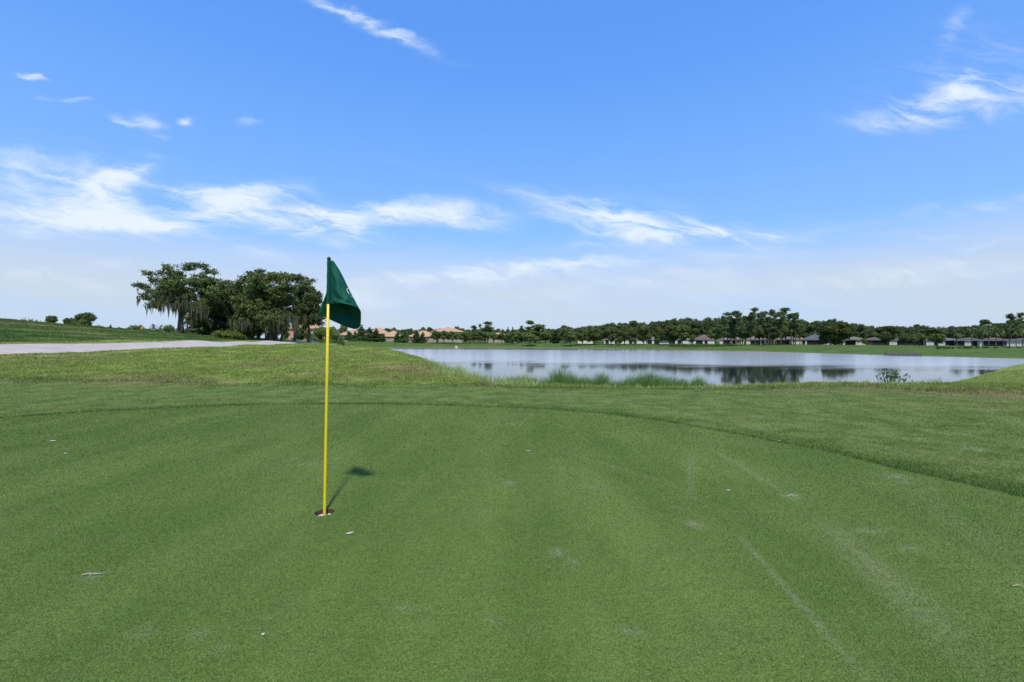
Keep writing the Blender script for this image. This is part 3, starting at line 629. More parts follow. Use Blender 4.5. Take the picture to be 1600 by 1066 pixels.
def tufts(clumps,dens,per,tr,size,rg,shell=.55):
    """clumps: (x,y,z,rx,ry,rz); tufts of leaves spread through each ellipsoid, denser near its skin"""
    C=[];O=[];RN=[]
    for (x,y,z,rx,ry,rz) in clumps:
        n=max(3,int(dens*(rx*ry*rz)**(2/3))); d=rg.normal(size=(n,3)); d/=np.linalg.norm(d,axis=1)[:,None]; r=rg.uniform(shell,1.05,n)[:,None]
        c=np.array([x,y,z])+d*r*np.array([rx,ry,rz]); tv=rg.uniform(0,1,n)
        p=c[:,None]+rg.normal(size=(n,per,3))*tr*np.array([1,1,.62]); C.append(p.reshape(-1,3)); O.append(np.repeat(d,per,0)); RN.append(np.repeat(tv,per)*.7+rg.uniform(0,.3,n*per))
    C=np.concatenate(C);O=np.concatenate(O);RN=np.concatenate(RN); V,Fc=leaf_quads(C,size,O,rg); return V,Fc,np.repeat(RN,4)
def crown_mesh(name,clumps,dens,per,tr,size,rg,shell=.55):
    V,Fc,rn=tufts(clumps,dens,per,tr,size,rg,shell); return fast_mesh(name,V,Fc,{'rnd':rn})
def oak_big(px,D,clumps,label,trunks,tufts_d=14,moss=None,name='live_oak_tree',fill=()):
    """clumps: px,py,r px (,flatten) of the crown's masses; each gets its own depth"""
    rs=random.Random(int(px)); rg=np.random.default_rng(int(px)); bx=(px-HX)/F*D; bz=tz(bx,D); s=D/F
    clumps=list(clumps)+[(rs.uniform(a,b_),rs.uniform(c_,d_),rs.uniform(11,15),.9,4.5) for (a,b_,c_,d_,n_) in fill for _ in range(n_)]
    root=empty(name,(bx,D,bz)); tag(root,label,'tree',OAKG)
    cl=[]
    for c in clumps:
        cx=(c[0]-px)*s; cz=EYE-(c[1]-HY)*s-bz; r=c[2]*s; dy=rs.uniform(-1,1)*(c[4] if len(c)>4 else 3.5); q=(D+dy)/D
        wx=(bx+cx)*q-bx; wz=(cz+bz-EYE)*q+EYE-bz
        cl.append((wx,dy,wz,r,r*1.15,r*(c[3] if len(c)>3 and c[3] else .72)))
    link('crown',crown_mesh('live_oak_crown',cl,tufts_d,30,.25,.15,rg,.2),root,M_oak)
    t=MB()
    for (tx,r0,h0,fan) in trunks:
        x0=(tx-px)*s; y0=rs.uniform(-1,1); z0=tz(bx+x0,D+y0)-bz-.1
        p0=Vector((x0,y0,z0)); p1=Vector((x0+rs.uniform(-.3,.3),y0,z0+h0*.5)); p2=Vector((x0+rs.uniform(-.5,.5),y0+rs.uniform(-.4,.4),z0+h0))
        t.tube([p0-Vector((0,0,.2)),p0+Vector((0,0,.35)),p1,p2],[r0*1.5,r0*1.1,r0*.9,r0*.75],10)
        near=sorted(cl,key=lambda c:abs(c[0]-x0)+rs.uniform(0,2))[:fan]
        for c in near:
            e=Vector(c[:3]); m1=p2.lerp(e,.35)+Vector((rs.uniform(-.4,.4),rs.uniform(-.4,.4),.5)); m2=p2.lerp(e,.7)+Vector((rs.uniform(-.5,.5),rs.uniform(-.5,.5),.3))
            t.tube([p2-Vector((0,0,.4)),m1,m2,e],[r0*.42,r0*.26,r0*.14,r0*.05],7)
            for _ in range(3):
                d=Vector((rs.uniform(-1,1),rs.uniform(-1,1),rs.uniform(-.2,1)))*c[3]; t.tube([m2,(m2+e)/2+d*.5,e+d],[r0*.10,r0*.06,r0*.02],5)
    t.build('trunk',M_bark,root,True)
    if moss:
        V=[];Fc=[];rn=[]
        for (mx,my,w,ln,n) in moss:
            if px==472: V=[];Fc=[];rn=[]
            for _ in range(int(n*.72)+1):
                x=(mx+rs.gauss(0,w)-px)*s; dy=rs.uniform(-5.5,-.5); q=(D+dy)/D; z=EYE-(my+rs.uniform(-6,3)-HY)*s; x=(bx+x)*q-bx; z=(z-EYE)*q+EYE-bz
                l=ln*s*(.3+.95*rs.random()**1.6); 
                for _k in range(7):
                    ox,oy=rs.gauss(0,.14),rs.gauss(0,.14); l2=l*rs.uniform(.45,1); z0=z+rs.uniform(0,.2); a=rs.uniform(0,3.14); wd=rs.uniform(.03,.075)
                    o=len(V); cx,sx=math.cos(a)*wd,math.sin(a)*wd; j=rs.gauss(0,.04)
                    V+=[(x+ox-cx*.4,dy+oy-sx*.4,z0),(x+ox+cx*.4,dy+oy+sx*.4,z0),(x+ox*.7+cx+j,dy+oy*.7+sx,z0-l2*.45),(x+ox*.7-cx+j,dy+oy*.7-sx,z0-l2*.45),(x+ox*.4+j*.5,dy+oy*.4,z0-l2)]
                    Fc+=[(o,o+1,o+2),(o,o+2,o+3),(o+3,o+2,o+4)]; rn+=[rs.random()]*5
            if px==472: link('moss',fast_mesh('spanish_moss',V,Fc,{'rnd':rn}),root,M_moss)
        if px!=472: link('moss',fast_mesh('spanish_moss',V,Fc,{'rnd':rn}),root,M_moss)
    return root
OAKG='old oaks beside the path'
def build_oaks():
    # leaning crown open to the sky on the left, moss hanging underneath
    c1=[(217,444,8,.6),(232,428,8,.6),(228,449,9,.6),(243,438,10,.6),(258,416,6,.6),(265,423,9,.6),(250,428,7,.6),(262,440,13,.65),(278,430,12,.6),(290,418,11,.6),(303,414,9,.6),(316,417,9,.6),(327,424,8,.6),(334,428,5,.6),(322,440,11,.65),(338,438,7,.6),(300,440,12,.65),(285,452,16,.7),(262,458,14,.7),(240,458,10,.6),(232,465,8,.6),(248,472,9,.7),(272,470,14,.7),(296,466,16,.7),(318,456,14,.7),(335,455,12,.7),(222,461,6,.7),(310,480,16,.9),(325,475,14,.8),(298,492,13,1.2,3),(306,508,13,1.2,3),(318,500,14,1,3),(345,448,8,.7)]
    m1=[(218,468,2,14,10),(229,478,2,14,12),(240,474,3,16,14),(248,478,4,18,18),(258,474,5,14,16),(268,478,5,20,20),(279,476,5,24,26),(292,474,6,28,34),(304,478,7,30,34),(316,484,6,26,22),(246,458,12,10,26),(285,462,14,14,36),(222,452,3,8,8),(300,500,6,18,16)]
    oak_big(276,75,c1,'large leaning oak at the left of the grove, open crown hung with grey moss',[(275,.40,5.2,14),(282,.24,4.2,8)],17,m1,fill=[(238,332,436,470,13)])
    c2=[(352,446,14,.7),(340,458,14,.7),(365,452,15,.7),(335,474,17,.8),(355,472,18,.8),(375,468,16,.8),(340,494,18,.9),(360,492,19,.9),(380,490,17,.9),(330,512,12,.9),(325,520,9,.9),(345,522,10,.8),(362,522,10,.8),(385,520,10,.8),(348,512,14,.8),(372,512,14,.8),(328,490,12,.9),(392,505,12,.9)]
    m2=[(350,505,16,14,40),(375,505,12,16,34),(335,506,8,14,20),(365,482,20,8,24)]
    oak_big(352,80,c2,'low rounded oak filling the gap between the mossy leaning oak and the multi-trunked oak',[(338,.3,3,5),(362,.3,3,6)],22,m2,fill=[(332,388,452,515,16)])
    c3=[(375,442,8,.7),(383,436,9,.7),(392,428,7,.7),(402,432,12,.7),(404,425,6,.6),(414,438,13,.7),(426,430,8,.7),(432,436,13,.7),(440,430,7,.6),(448,434,9,.7),(385,452,16,.8),(405,458,18,.8),(428,455,18,.8),(447,450,14,.8),(385,475,18,.8),(408,480,19,.9),(430,478,19,.9),(450,470,16,.8),(390,500,15,.8),(412,500,15,.8),(436,498,14,.8),(454,490,12,.9),(380,515,11,.8),(402,514,10,.7),(445,510,9,.8),(392,522,9,.8,1.5),(412,512,10,.8,4),(440,518,7,.8,4),(375,524,7,.8)]
    m3=[(395,505,12,18,46),(415,503,10,24,50),(432,503,9,22,44),(448,498,6,20,26),(380,502,8,14,24),(410,484,22,9,30),(460,500,4,22,22)]
    oak_big(424,68,c3,'broad dense oak on several dark trunks beside the end of the path',[(418,.22,3.2,4),(423,.26,3.4,5),(428,.28,3.4,6),(433,.22,3.2,4),(400,.25,3,4),(437,.18,2.6,3)],22,m3,fill=[(380,452,440,512,24)])
    c4=[(456,432,6,.7),(464,436,9,.7),(472,434,6,.6),(476,444,11,.7),(468,452,12,.8),(484,452,10,.8),(486,438,5,.6),(494,461,8,.8),(498,470,7,.7),(478,466,13,.8),(490,474,9,.8),(470,482,12,.9),(484,488,11,.8),(496,482,7,.8),(476,500,9,.8),(490,500,8,.8),(501,496,5,.7),(500,507,4,.7),(463,500,7,1.1),(478,511,5,.7)]
    m4=[(461,500,3,20,30),(476,498,3,18,18),(492,496,5,10,14)]
    oak_big(472,74,c4,'airy oak at the right end of the grove, its crown just left of the flag',[(478,.2,3.6,7),(463,.2,3.4,5)],25,m4,fill=[(462,494,448,500,9)])
build_oaks()
# ---- kinds of distant tree, unit size: width 1, height 1 --------------------------------
def var_mesh(fn,n): return [fn(k) for k in range(n)]
def k_round(k,W=8.,H=9.,trunk=.30,mtl_r=.14):
    rs=random.Random(k+11); rg=np.random.default_rng(k+11); cl=[]
    for i in range(16):
        a=rs.uniform(0,6.28); q=rs.uniform(.1,.68); zz=rs.uniform(trunk+.12,.86); wz=math.sin(math.pi*min(1,(zz-trunk+.1)/(1.05-trunk)))**.5
        r=rs.uniform(.13,.21); cl.append((math.cos(a)*q*W/2*wz,math.sin(a)*q*W/2*wz,zz*H,r*W,r*W,r*H*.7))
    cm=crown_mesh('round_crown',cl,44,10,.30,.27,rg,.3)
    t=MB(); z=0; t.tube([(0,0,-.4),(0,0,.3),(rs.uniform(-.2,.2),0,H*trunk),(0,0,H*.6)],[.30,.24,.18,.08],7)
    for c in cl[:8]: t.tube([(0,0,H*trunk*.9),tuple(Vector((0,0,H*trunk)).lerp(Vector(c[:3]),.5)),c[:3]],[.14,.09,.03],5)
    return (cm,t.mesh('round_trunk',True),W,H)
def k_conifer(k,W=4.,H=8.):
    rs=random.Random(k+31); rg=np.random.default_rng(k+31); cl=[]
    for i in range(15):
        zz=.1+.85*i/14; r=(1-zz)**.75*.5+.04; n=1 if zz>.8 else 3
        for j in range(n):
            a=rs.uniform(0,6.28); q=r*.55*(0 if n==1 else 1); cl.append((math.cos(a)*q*W,math.sin(a)*q*W,zz*H,r*W*.62,r*W*.62,H*.065))
    cm=crown_mesh('conifer_crown',cl,34,9,.2,.22,rg,.2)
    return (cm,MB().tube([(0,0,-.4),(0,0,H*.3),(0,0,H*.9)],[.2,.15,.04],6).mesh('conifer_trunk',True),W,H)
def k_pine(k,W=7.,H=15.):
    rs=random.Random(k+51); rg=np.random.default_rng(k+51); cl=[]; t=MB(); lean=rs.uniform(-.4,.4)
    t.tube([(0,0,-.4),(0,0,1),(lean*.5,0,H*.5),(lean,0,H*.95)],[.24,.19,.15,.05],7)
    for i in range(24):
        zz=rs.uniform(.34,.97); a=rs.uniform(0,6.28); q=(1.02-zz)**.5*rs.uniform(.3,.75)*W*.62; e=(lean*zz+math.cos(a)*q,math.sin(a)*q,zz*H+.4); r=rs.uniform(.55,1.1)
        cl.append((*e,r,r,r*.85)); t.tube([(lean*zz,0,zz*H-.4),e],[.07,.03],5)
    cl.append((lean,0,H*.97,.7,.7,.6))
    return (crown_mesh('pine_crown',cl,27,10,.28,.23,rg,.2),t.mesh('pine_trunk',True),W,H)
def k_tallbroad(k,W=9.,H=14.):
    rs=random.Random(k+71); rg=np.random.default_rng(k+71); cl=[]; t=MB()
    t.tube([(0,0,-.4),(0,0,1),(0,0,H*.4),(.2,0,H*.8)],[.35,.28,.2,.08],7)
    for i in range(24):
        zz=rs.uniform(.34,.95); a=rs.uniform(0,6.28); q=rs.uniform(.2,.8)*W*.5*math.sin(math.pi*min(1,(zz-.15)/.9))**.6; r=rs.uniform(.7,1.5); c=(math.cos(a)*q,math.sin(a)*q,zz*H,r,r,r*.7)
        cl.append(c); 
        if i<12: t.tube([(0,0,zz*H*.6),c[:3]],[.1,.03],5)
    return (crown_mesh('tall_crown',cl,36,10,.3,.27,rg,.25),t.mesh('tall_trunk',True),W,H)
def k_bush(k,W=4.,H=2.5):
    rs=random.Random(k+91); rg=np.random.default_rng(k+91)
    cl=[(rs.uniform(-.3,.3)*W,rs.uniform(-.3,.3)*W,rs.uniform(.25,.72)*H,W*.2,W*.2,H*.24) for _ in range(12)]
    return (crown_mesh('bush_foliage',cl,60,8,.15,.13,rg,.3),MB().tube([(0,0,-.2),(0.05,0,H*.5)],[.08,.04],5).mesh('bush_stem'),W,H)
def k_palm(k,W=6.,H=9.):
    rs=random.Random(k+111); t=MB(); t.tube([(0,0,-.3),(0,0,.4),(.1,0,H*.4),(.15,0,H*.74)],[.26,.2,.16,.19],8)
    V=[];Fc=[];rn=[]
    for i in range(44):
        a=rs.uniform(0,6.28); el=rs.uniform(-.7,1.25); l=W*.5*rs.uniform(.85,1.1); dx,dy=math.cos(a),math.sin(a); p=Vector((.15,0,H*.74)); d=Vector((dx*math.cos(el),dy*math.cos(el),math.sin(el))); n=7
        side=Vector((-dy,dx,0)); prev=p; rr=rs.random()
        for s_ in range(n):
            d=(d+Vector((0,0,-.17))).normalized(); q=prev+d*l/n; w=.62*math.sin(math.pi*(s_+.8)/(n+.6))
            for sg in (-1,1):
                for h_ in range(2):
                    o=len(V); a0=prev.lerp(q,h_*.5); a1=prev.lerp(q,h_*.5+.38); tipp=a1+side*sg*w+d*.25+Vector((0,0,-.22*w)); V+=[a0,a1,tipp]; Fc.append((o,o+1,o+2)); rn+=[rr]*3
            prev=q
    cm=fast_mesh('palm_fronds',np.array([tuple(v) for v in V]),Fc,{'rnd':rn}); return (cm,t.mesh('palm_trunk',True),W,H)
KIND={'oak':(var_mesh(k_round,4),M_far,M_bark,'oak_tree','tree','crown','trunk'),'dark':(var_mesh(lambda k:k_round(k+9,9,9,.22),3),M_oak,M_bark,'oak_tree','tree','crown','trunk'),
      'light':(var_mesh(lambda k:k_round(k+19,6,6,.35),2),M_light,M_bark,'young_tree','tree','crown','trunk'),'conifer':(var_mesh(k_conifer,3),M_con,M_bark,'conifer_tree','tree','crown','trunk'),
      'pine':(var_mesh(k_pine,5),M_pine,M_pbark,'pine_tree','tree','crown','trunk'),'tall':(var_mesh(k_tallbroad,3),M_far,M_bark,'broadleaf_tree','tree','crown','trunk'),
      'bush':(var_mesh(k_bush,3),M_far,M_bark,'shrub','shrub','foliage','stem'),'palmetto':(var_mesh(lambda k:k_bush(k+5,4,2.4),2),M_bush,M_bark,'palmetto_shrub','shrub','foliage','stem'),'palm':(var_mesh(k_palm,3),M_palm,M_bark,'palm_tree','palm','fronds','trunk')}
CNT={}
def plant(kind,px,top,hw,D,label,group=None):
    vs,ml,mt,name,cat,pn,tn=KIND[kind]; i=CNT.get(kind,0); CNT[kind]=i+1; cm,tm,Wd,Hd=vs[i%len(vs)]
    x=(px-HX)/F*D; z=tz(x,D); h=EYE+(HY-top)/F*D-z; h=max(h,.6); w=2*hw/F*D
    fx={'oak':1.15,'dark':1.15,'light':1.15,'conifer':1.1,'pine':1.1,'tall':1.1,'bush':1.1,'palmetto':1.1,'palm':1.0}[kind]
    o=empty(name,(x,D,z),random.Random(px*3+D).uniform(0,6.28),(w/Wd*fx,w/Wd*fx,h/Hd*1.03)); tag(o,label,cat,group)
    link(pn,cm,o,ml); link(tn,tm,o,mt); return o
ORD=['first','second','third','fourth','fifth','sixth','seventh','eighth','ninth','tenth','eleventh','twelfth','thirteenth','fourteenth','fifteenth','sixteenth','seventeenth','eighteenth','nineteenth','twentieth','twenty-first','twenty-second']
def row(kind,items,D,fmt,group):
    for i,it in enumerate(items):
        px,top,hw=it[:3]; plant(it[4] if len(it)>4 else kind,px,top,hw,it[3] if len(it)>3 else D,fmt.format(ORD[i]),group)
# ---------------------------------------------------------------- houses
M_wall=mat('cream_stucco',(.60,.55,.46),.9,.15,var=.06,vscale=1); M_beige=mat('beige_stucco',(.34,.26,.19),.9,.15,var=.07,vscale=1); M_peach=mat('peach_stucco',(.46,.27,.17),.9,.15,var=.07,vscale=1)
M_dark=mat('dark_opening',(.015,.016,.018),.5,.3); M_screen=mat('bronze_screen_mesh',(.022,.022,.024),.8,.2,var=.2,vscale=3); M_frame=mat('bronze_frame',(.05,.042,.036),.5,.4)
M_glass=mat('window_glass',(.02,.025,.03),.08,.6); M_brick=mat('dark_red_wall',(.085,.04,.035),.85,.15,var=.2,vscale=1.5); M_white=mat('white_trim',(.72,.70,.66),.7,.2)
def roof_mat(name,c,v=.16):
    m=mat(name,c,.9,.1,var=v,vscale=1.6); nt=m.node_tree; b=nt.nodes['Principled BSDF']; tc=nt.nodes.new('ShaderNodeTexCoord'); w=nt.nodes.new('ShaderNodeTexWave'); w.bands_direction='Z'; w.inputs['Scale'].default_value=2.2; w.inputs['Distortion'].default_value=1
    nt.links.new(tc.outputs['Object'],w.inputs[0]); bp=nt.nodes.new('ShaderNodeBump'); bp.inputs['Strength'].default_value=.6; bp.inputs['Distance'].default_value=.06; nt.links.new(w.outputs[0],bp.inputs['Height']); nt.links.new(bp.outputs[0],b.inputs['Normal']); return m
M_roofs={'grey':roof_mat('grey_brown_shingles',(.17,.145,.125)),'brown':roof_mat('brown_shingles',(.13,.095,.08)),'blue':roof_mat('slate_shingles',(.10,.10,.115)),'tan':roof_mat('tan_tiles',(.42,.255,.145)),'red':roof_mat('terracotta_tiles',(.38,.165,.085))}
def hip(m,x0,x1,y0,y1,z0,z1,t=.22):
    w,d=x1-x0,y1-y0; k=min(w,d)/2
    if w>=d: r0,r1=(x0+k,(y0+y1)/2,z1),(x1-k-.01,(y0+y1)/2,z1)
    else: r0,r1=((x0+x1)/2,y0+k,z1),((x0+x1)/2,y1-k,z1)
    V=[(x0,y0,z0),(x1,y0,z0),(x1,y1,z0),(x0,y1,z0),(x0,y0,z0-t),(x1,y0,z0-t),(x1,y1,z0-t),(x0,y1,z0-t),r0,r1]
    if w>=d: Fs=[(0,1,9,8),(1,2,9),(2,3,8,9),(3,0,8)]
    else: Fs=[(0,1,8),(1,2,9,8),(2,3,9),(3,0,8,9)]
    m.add(V,Fs+[(4,7,6,5),(0,4,5,1),(1,5,6,2),(2,6,7,3),(3,7,4,0)])
def house(px0,px1,D,ridge,segs,roofc,label,wallm=None,wing=None,depth=12,wh=2.55,name='lakeside_house',group='houses beyond the lake'):
    """segs: facade from left to right, ('w'|'o'|'g', share of the width): wall, screened opening, window wall"""
    W=(px1-px0)/F*D; xc=((px0+px1)/2-HX)/F*D; z=min(tz(xc,D),tz(xc,D+depth))-.1; g=tz(xc,D)-z
    root=empty(name,(xc,D,z),-.95*math.atan2(xc,D)); tag(root,label,'house',group)
    wallm=wallm or M_wall; H=wh+g; tot=sum(s[1] for s in segs); x=-W/2
    wm=MB(); th=.25; openings=[]
    wm.box(-W/2,-W/2+th,th+.001,depth,-.3,H); wm.box(W/2-th,W/2,th+.001,depth,-.3,H); wm.box(-W/2+th+.001,W/2-th-.001,depth-th,depth,-.3,H)
    for s in segs:
        w=W*s[1]/tot
        if s[0]=='w': wm.box(x+.001,x+w-.001,0,th,-.3,H)
        else:
            wm.box(x+.001,x+w-.001,0,th,H-.32,H); 
            if s[0]=='g': wm.box(x+.001,x+w-.001,0,th,-.3,g+.75)
            openings.append((x,x+w,s[0]))
        x+=w
    wm.build('wall',wallm,root)
    for a,b_,kind in openings:
        if kind=='o':
            # recessed porch behind an insect screen: back wall, floor and posts
            MB().box(a+.01,b_-.01,3.0,3.1,-.2,H-.33).build('porch_wall',M_dark,root)
            sm_=MB().box(a+.01,b_-.01,.16,.175,g,H-.33).build('porch_screen',M_screen,root)
            f=MB(); n=max(1,int((b_-a)/2.2))
            for i in range(n+1): xx=a+.04+(b_-a-.08)*i/n; f.box(xx-.03,xx+.03,.10,.155,g,H-.33)
            f.box(a+.07,b_-.07,.11,.15,g+.85,g+.91); f.build('frame',M_frame,sm_)
        else:
            w_=MB().box(a+.06,b_-.06,.14,.16,g+.80,H-.37).build('window',M_glass,root)
            f=MB()
            for i in range(3): xx=a+.06+(b_-a-.12)*i/2; f.box(xx-.035,xx+.035,.09,.135,g+.76,H-.33)
            f.box(a+.02,b_-.02,.095,.130,g+.77,g+.83); f.box(a+.02,b_-.02,.095,.130,H-.40,H-.34)
            f.build('window_frame',M_white,w_)
    rm=MB(); zr=EYE+(HY-ridge)/F*(D+depth/2)-z; zr=max(zr,H+1.2); hip(rm,-W/2-.5,W/2+.5,-.5,depth+.5,H+.23,zr)
    if wing: a,b_,rz=wing; hip(rm,W*a,W*b_,-1.2,depth*.5,H+.20,H+.20+(zr-H-.2)*rz)
    ro=rm.build('roof',M_roofs[roofc],root)
    fm=MB(); fm.box(-W/2-.46,W/2+.46,-.47,-.44,H-.12,H-.01); fm.build('fascia',M_white,ro)
    return root
def build_houses():
    w='w';o='o';g='g'
    house(903,926,285,527,[(w,3),(g,2),(w,3),(g,3),(w,2)],'grey','pale house half hidden behind the leftmost pair of dark lakeside oaks')
    house(944,964,278,528,[(w,1),(o,3),(w,.8),(g,3),(w,1),(o,2)],'brown','low dark-roofed house with screened porch right of the white gap in the oaks')
    house(971,1012,275,527.5,[(w,1.5),(g,1),(w,2),(o,2),(w,1),(o,1.5),(w,3),(g,1.5),(w,2)],'brown','long low brown-roofed house with three white wall panels between oaks')
    house(1013,1057,270,524,[(o,2),(w,1),(o,2.4),(w,4.6),(o,2.8),(w,1)],'grey','grey-brown hip-roofed house just left of the pair of oaks above the hedge',wing=(-.1,.3,.75))
    house(1060,1079,272,527,[(o,1.4),(w,3),(g,1)],'grey','small grey-roofed house showing between the paired oaks and the clear hip-roofed house')
    house(1084,1116,262,522.5,[(w,1.3),(o,3.2),(w,.7),(o,1.4),(w,3.4)],'brown','house in full view with brown hip roof, dark porch and two white wall ends')
    house(1126,1160,258,525.5,[(w,1.4),(o,3),(w,1),(o,1),(w,1.2),(g,.6),(w,1.7)],'grey','house behind the left end of the tall pine group, small hip roof',wing=(.05,.45,.8))
    house(1168,1203,255,523,[(w,1.7),(o,3.6),(w,1),(o,.8),(w,1),(g,.6),(w,1.4)],'grey','house behind the middle of the tall pine group, pale grey roof between trunks',wing=(.1,.42,.7))
    house(1214,1249,250,524,[(o,5.5),(w,1.6),(g,.6),(w,2.2)],'grey','grey-roofed house with long dark porch at the right end of the pines')
    house(1250,1256,262,528,[(w,1),(g,.6),(w,.6)],'red','narrow glimpse of a peach house with reddish roof between two grey-roofed houses',wallm=M_peach,depth=8)
    house(1257,1290,244,522,[(o,.8),(w,.5),(o,5.6),(w,.6)],'blue','house with slate-blue roof and wide dark screened porch left of the big dark oaks')
    house(1286,1300,240,530,[(w,2),(g,.5),(w,1.5)],'grey','white house wall at the foot of the big dark oaks',depth=8)
    house(1319,1349,236,526,[(w,1),(o,3.6),(w,.6),(g,.5),(w,2.2)],'grey','grey hip-roofed house with white corner walls right of the big dark oaks',wing=(-.2,.15,.9))
    house(1350,1384,236,527,[(o,2.2),(w,1.1),(o,3.8),(w,.8)],'brown','dark reddish-brown walled house with low roof left of the round lawn oak',wallm=M_brick)
    house(1394,1424,228,529,[(w,2.1),(o,4.6)],'grey','low house right of the round lawn oak, one pale wall and a long dark porch')
    house(1425,1452,224,529,[(o,4),(w,.5),(o,2)],'brown','low dark house behind the small light-green lawn trees')
    house(1454,1494,214,527.5,[(w,1.7),(o,.9),(g,1),(w,.5),(o,2.4),(w,.9)],'grey','house with green planting in front and white left wall, left of the first palm')
    house(1498,1530,205,528,[(o,1.6),(w,1.2),(o,.8),(w,1)],'brown','house behind the palms with two white wall panels')
    house(1538,1572,198,528,[(w,.7),(o,4),(g,1),(w,.6)],'brown','dark-fronted house in the shade of the dense palms')
    house(1583,1625,190,528,[(w,4),(g,1),(w,3)],'brown','pale pinkish house at the far right edge behind the last palm')
    # apartment blocks with tan tile roofs
    def condo(px0,px1,D,ridge,eave,label,depth=16,low=None,wallm=M_beige,roofc='tan'):
        W=(px1-px0)/F*D; xc=((px0+px1)/2-HX)/F*D; z=tz(xc,D)-.2; H=EYE+(HY-eave)/F*D-z; zr=EYE+(HY-ridge)/F*(D+depth/2)-z
        root=empty('apartment_building',(xc,D,z),-.4*math.atan2(xc,D)); tag(root,label,'building','tan-roofed buildings beyond the left end of the lake')
        MB().box(-W/2,W/2,0,depth,-.3,H).build('wall',wallm,root)
        n=max(3,int(W/3.2)); nf=1 if H<4.6 else 2
        for fl_ in range(nf):
            for i in range(n):
                if (i*7+fl_*3+int(px0))%5==0: continue
                xx=-W/2+(i+.5)*W/n; zz=.4+1.0+fl_*(H/nf-.1); hh=min(1.5,H/nf-1.5)
                if hh<.4: zz-=.5; hh=1.2
                w_=MB().box(xx-.6,xx+.6,-.035,.0-.003,zz,zz+hh).build('window',M_glass,root)
                f=MB(); f.box(xx-.70,xx-.603,-.07,-.002,zz-.1,zz+hh+.1); f.box(xx+.603,xx+.70,-.07,-.002,zz-.1,zz+hh+.1); f.box(xx-.6,xx+.6,-.07,-.002,zz-.1,zz-.003); f.box(xx-.6,xx+.6,-.07,-.002,zz+hh+.003,zz+hh+.1); f.box(xx-.03,xx+.03,-.06,-.037,zz,zz+hh); f.build('window_frame',M_white,w_)
        rm=MB(); hip(rm,-W/2-.7,W/2+.7,-.7,depth+.7,H+.24,zr)
        if low: a,b_,rr,yy=low; hip(rm,W*a,W*b_,-3.0,depth*.7,H+.21,H+.21+(zr-H)*rr)
        rm.build('roof',M_roofs[roofc],root)
        if low: 
            a,b_,rr,yy=low; MB().box(W*a+.6,W*b_-.6,-2.4,-.003,-.3,H-.05).build('porch',wallm,root)
    condo(530,566,305,514.5,524,'tan-roofed building partly hidden below the flag corner')
    condo(574,605,318,511.5,522,'taller tan-roofed building behind the dark conifers right of the flag')
    condo(597,628,306,516.5,526.5,'tan hip-roofed building showing a beige wall with dark windows above the lake tip')
    condo(638,682,306,516.8,526.5,'long tan-roofed building behind four small trees left of the broad olive trees')
    condo(674,724,335,512.5,519,'tallest pale tan roof standing above the broad olive trees')
    condo(760,792,340,518.5,524,'pale tan roof showing just right of the feathery pine')
    condo(800,818,325,519.5,526,'small tan roof between the thin conifers and the big round tree')
    condo(452,508,170,507,514,'peach two-storey building seen through the gap at the right end of the oak grove',depth=14,wallm=M_peach,low=(-.5,-.1,1.1,0))
    house(212,233,150,509.5,[(w,2),(g,1),(w,2)],'red','peach house with orange-red roof on the hill left of the grove',wallm=M_peach,depth=9,wh=1.4,name='hill_house',group='houses behind the hill')
    house(286,302,135,519,[(w,2),(g,1),(w,2)],'red','pale house seen low between the trunks of the leaning mossy oak',depth=8,wh=2.0,name='hill_house',group='houses behind the hill')
build_houses()
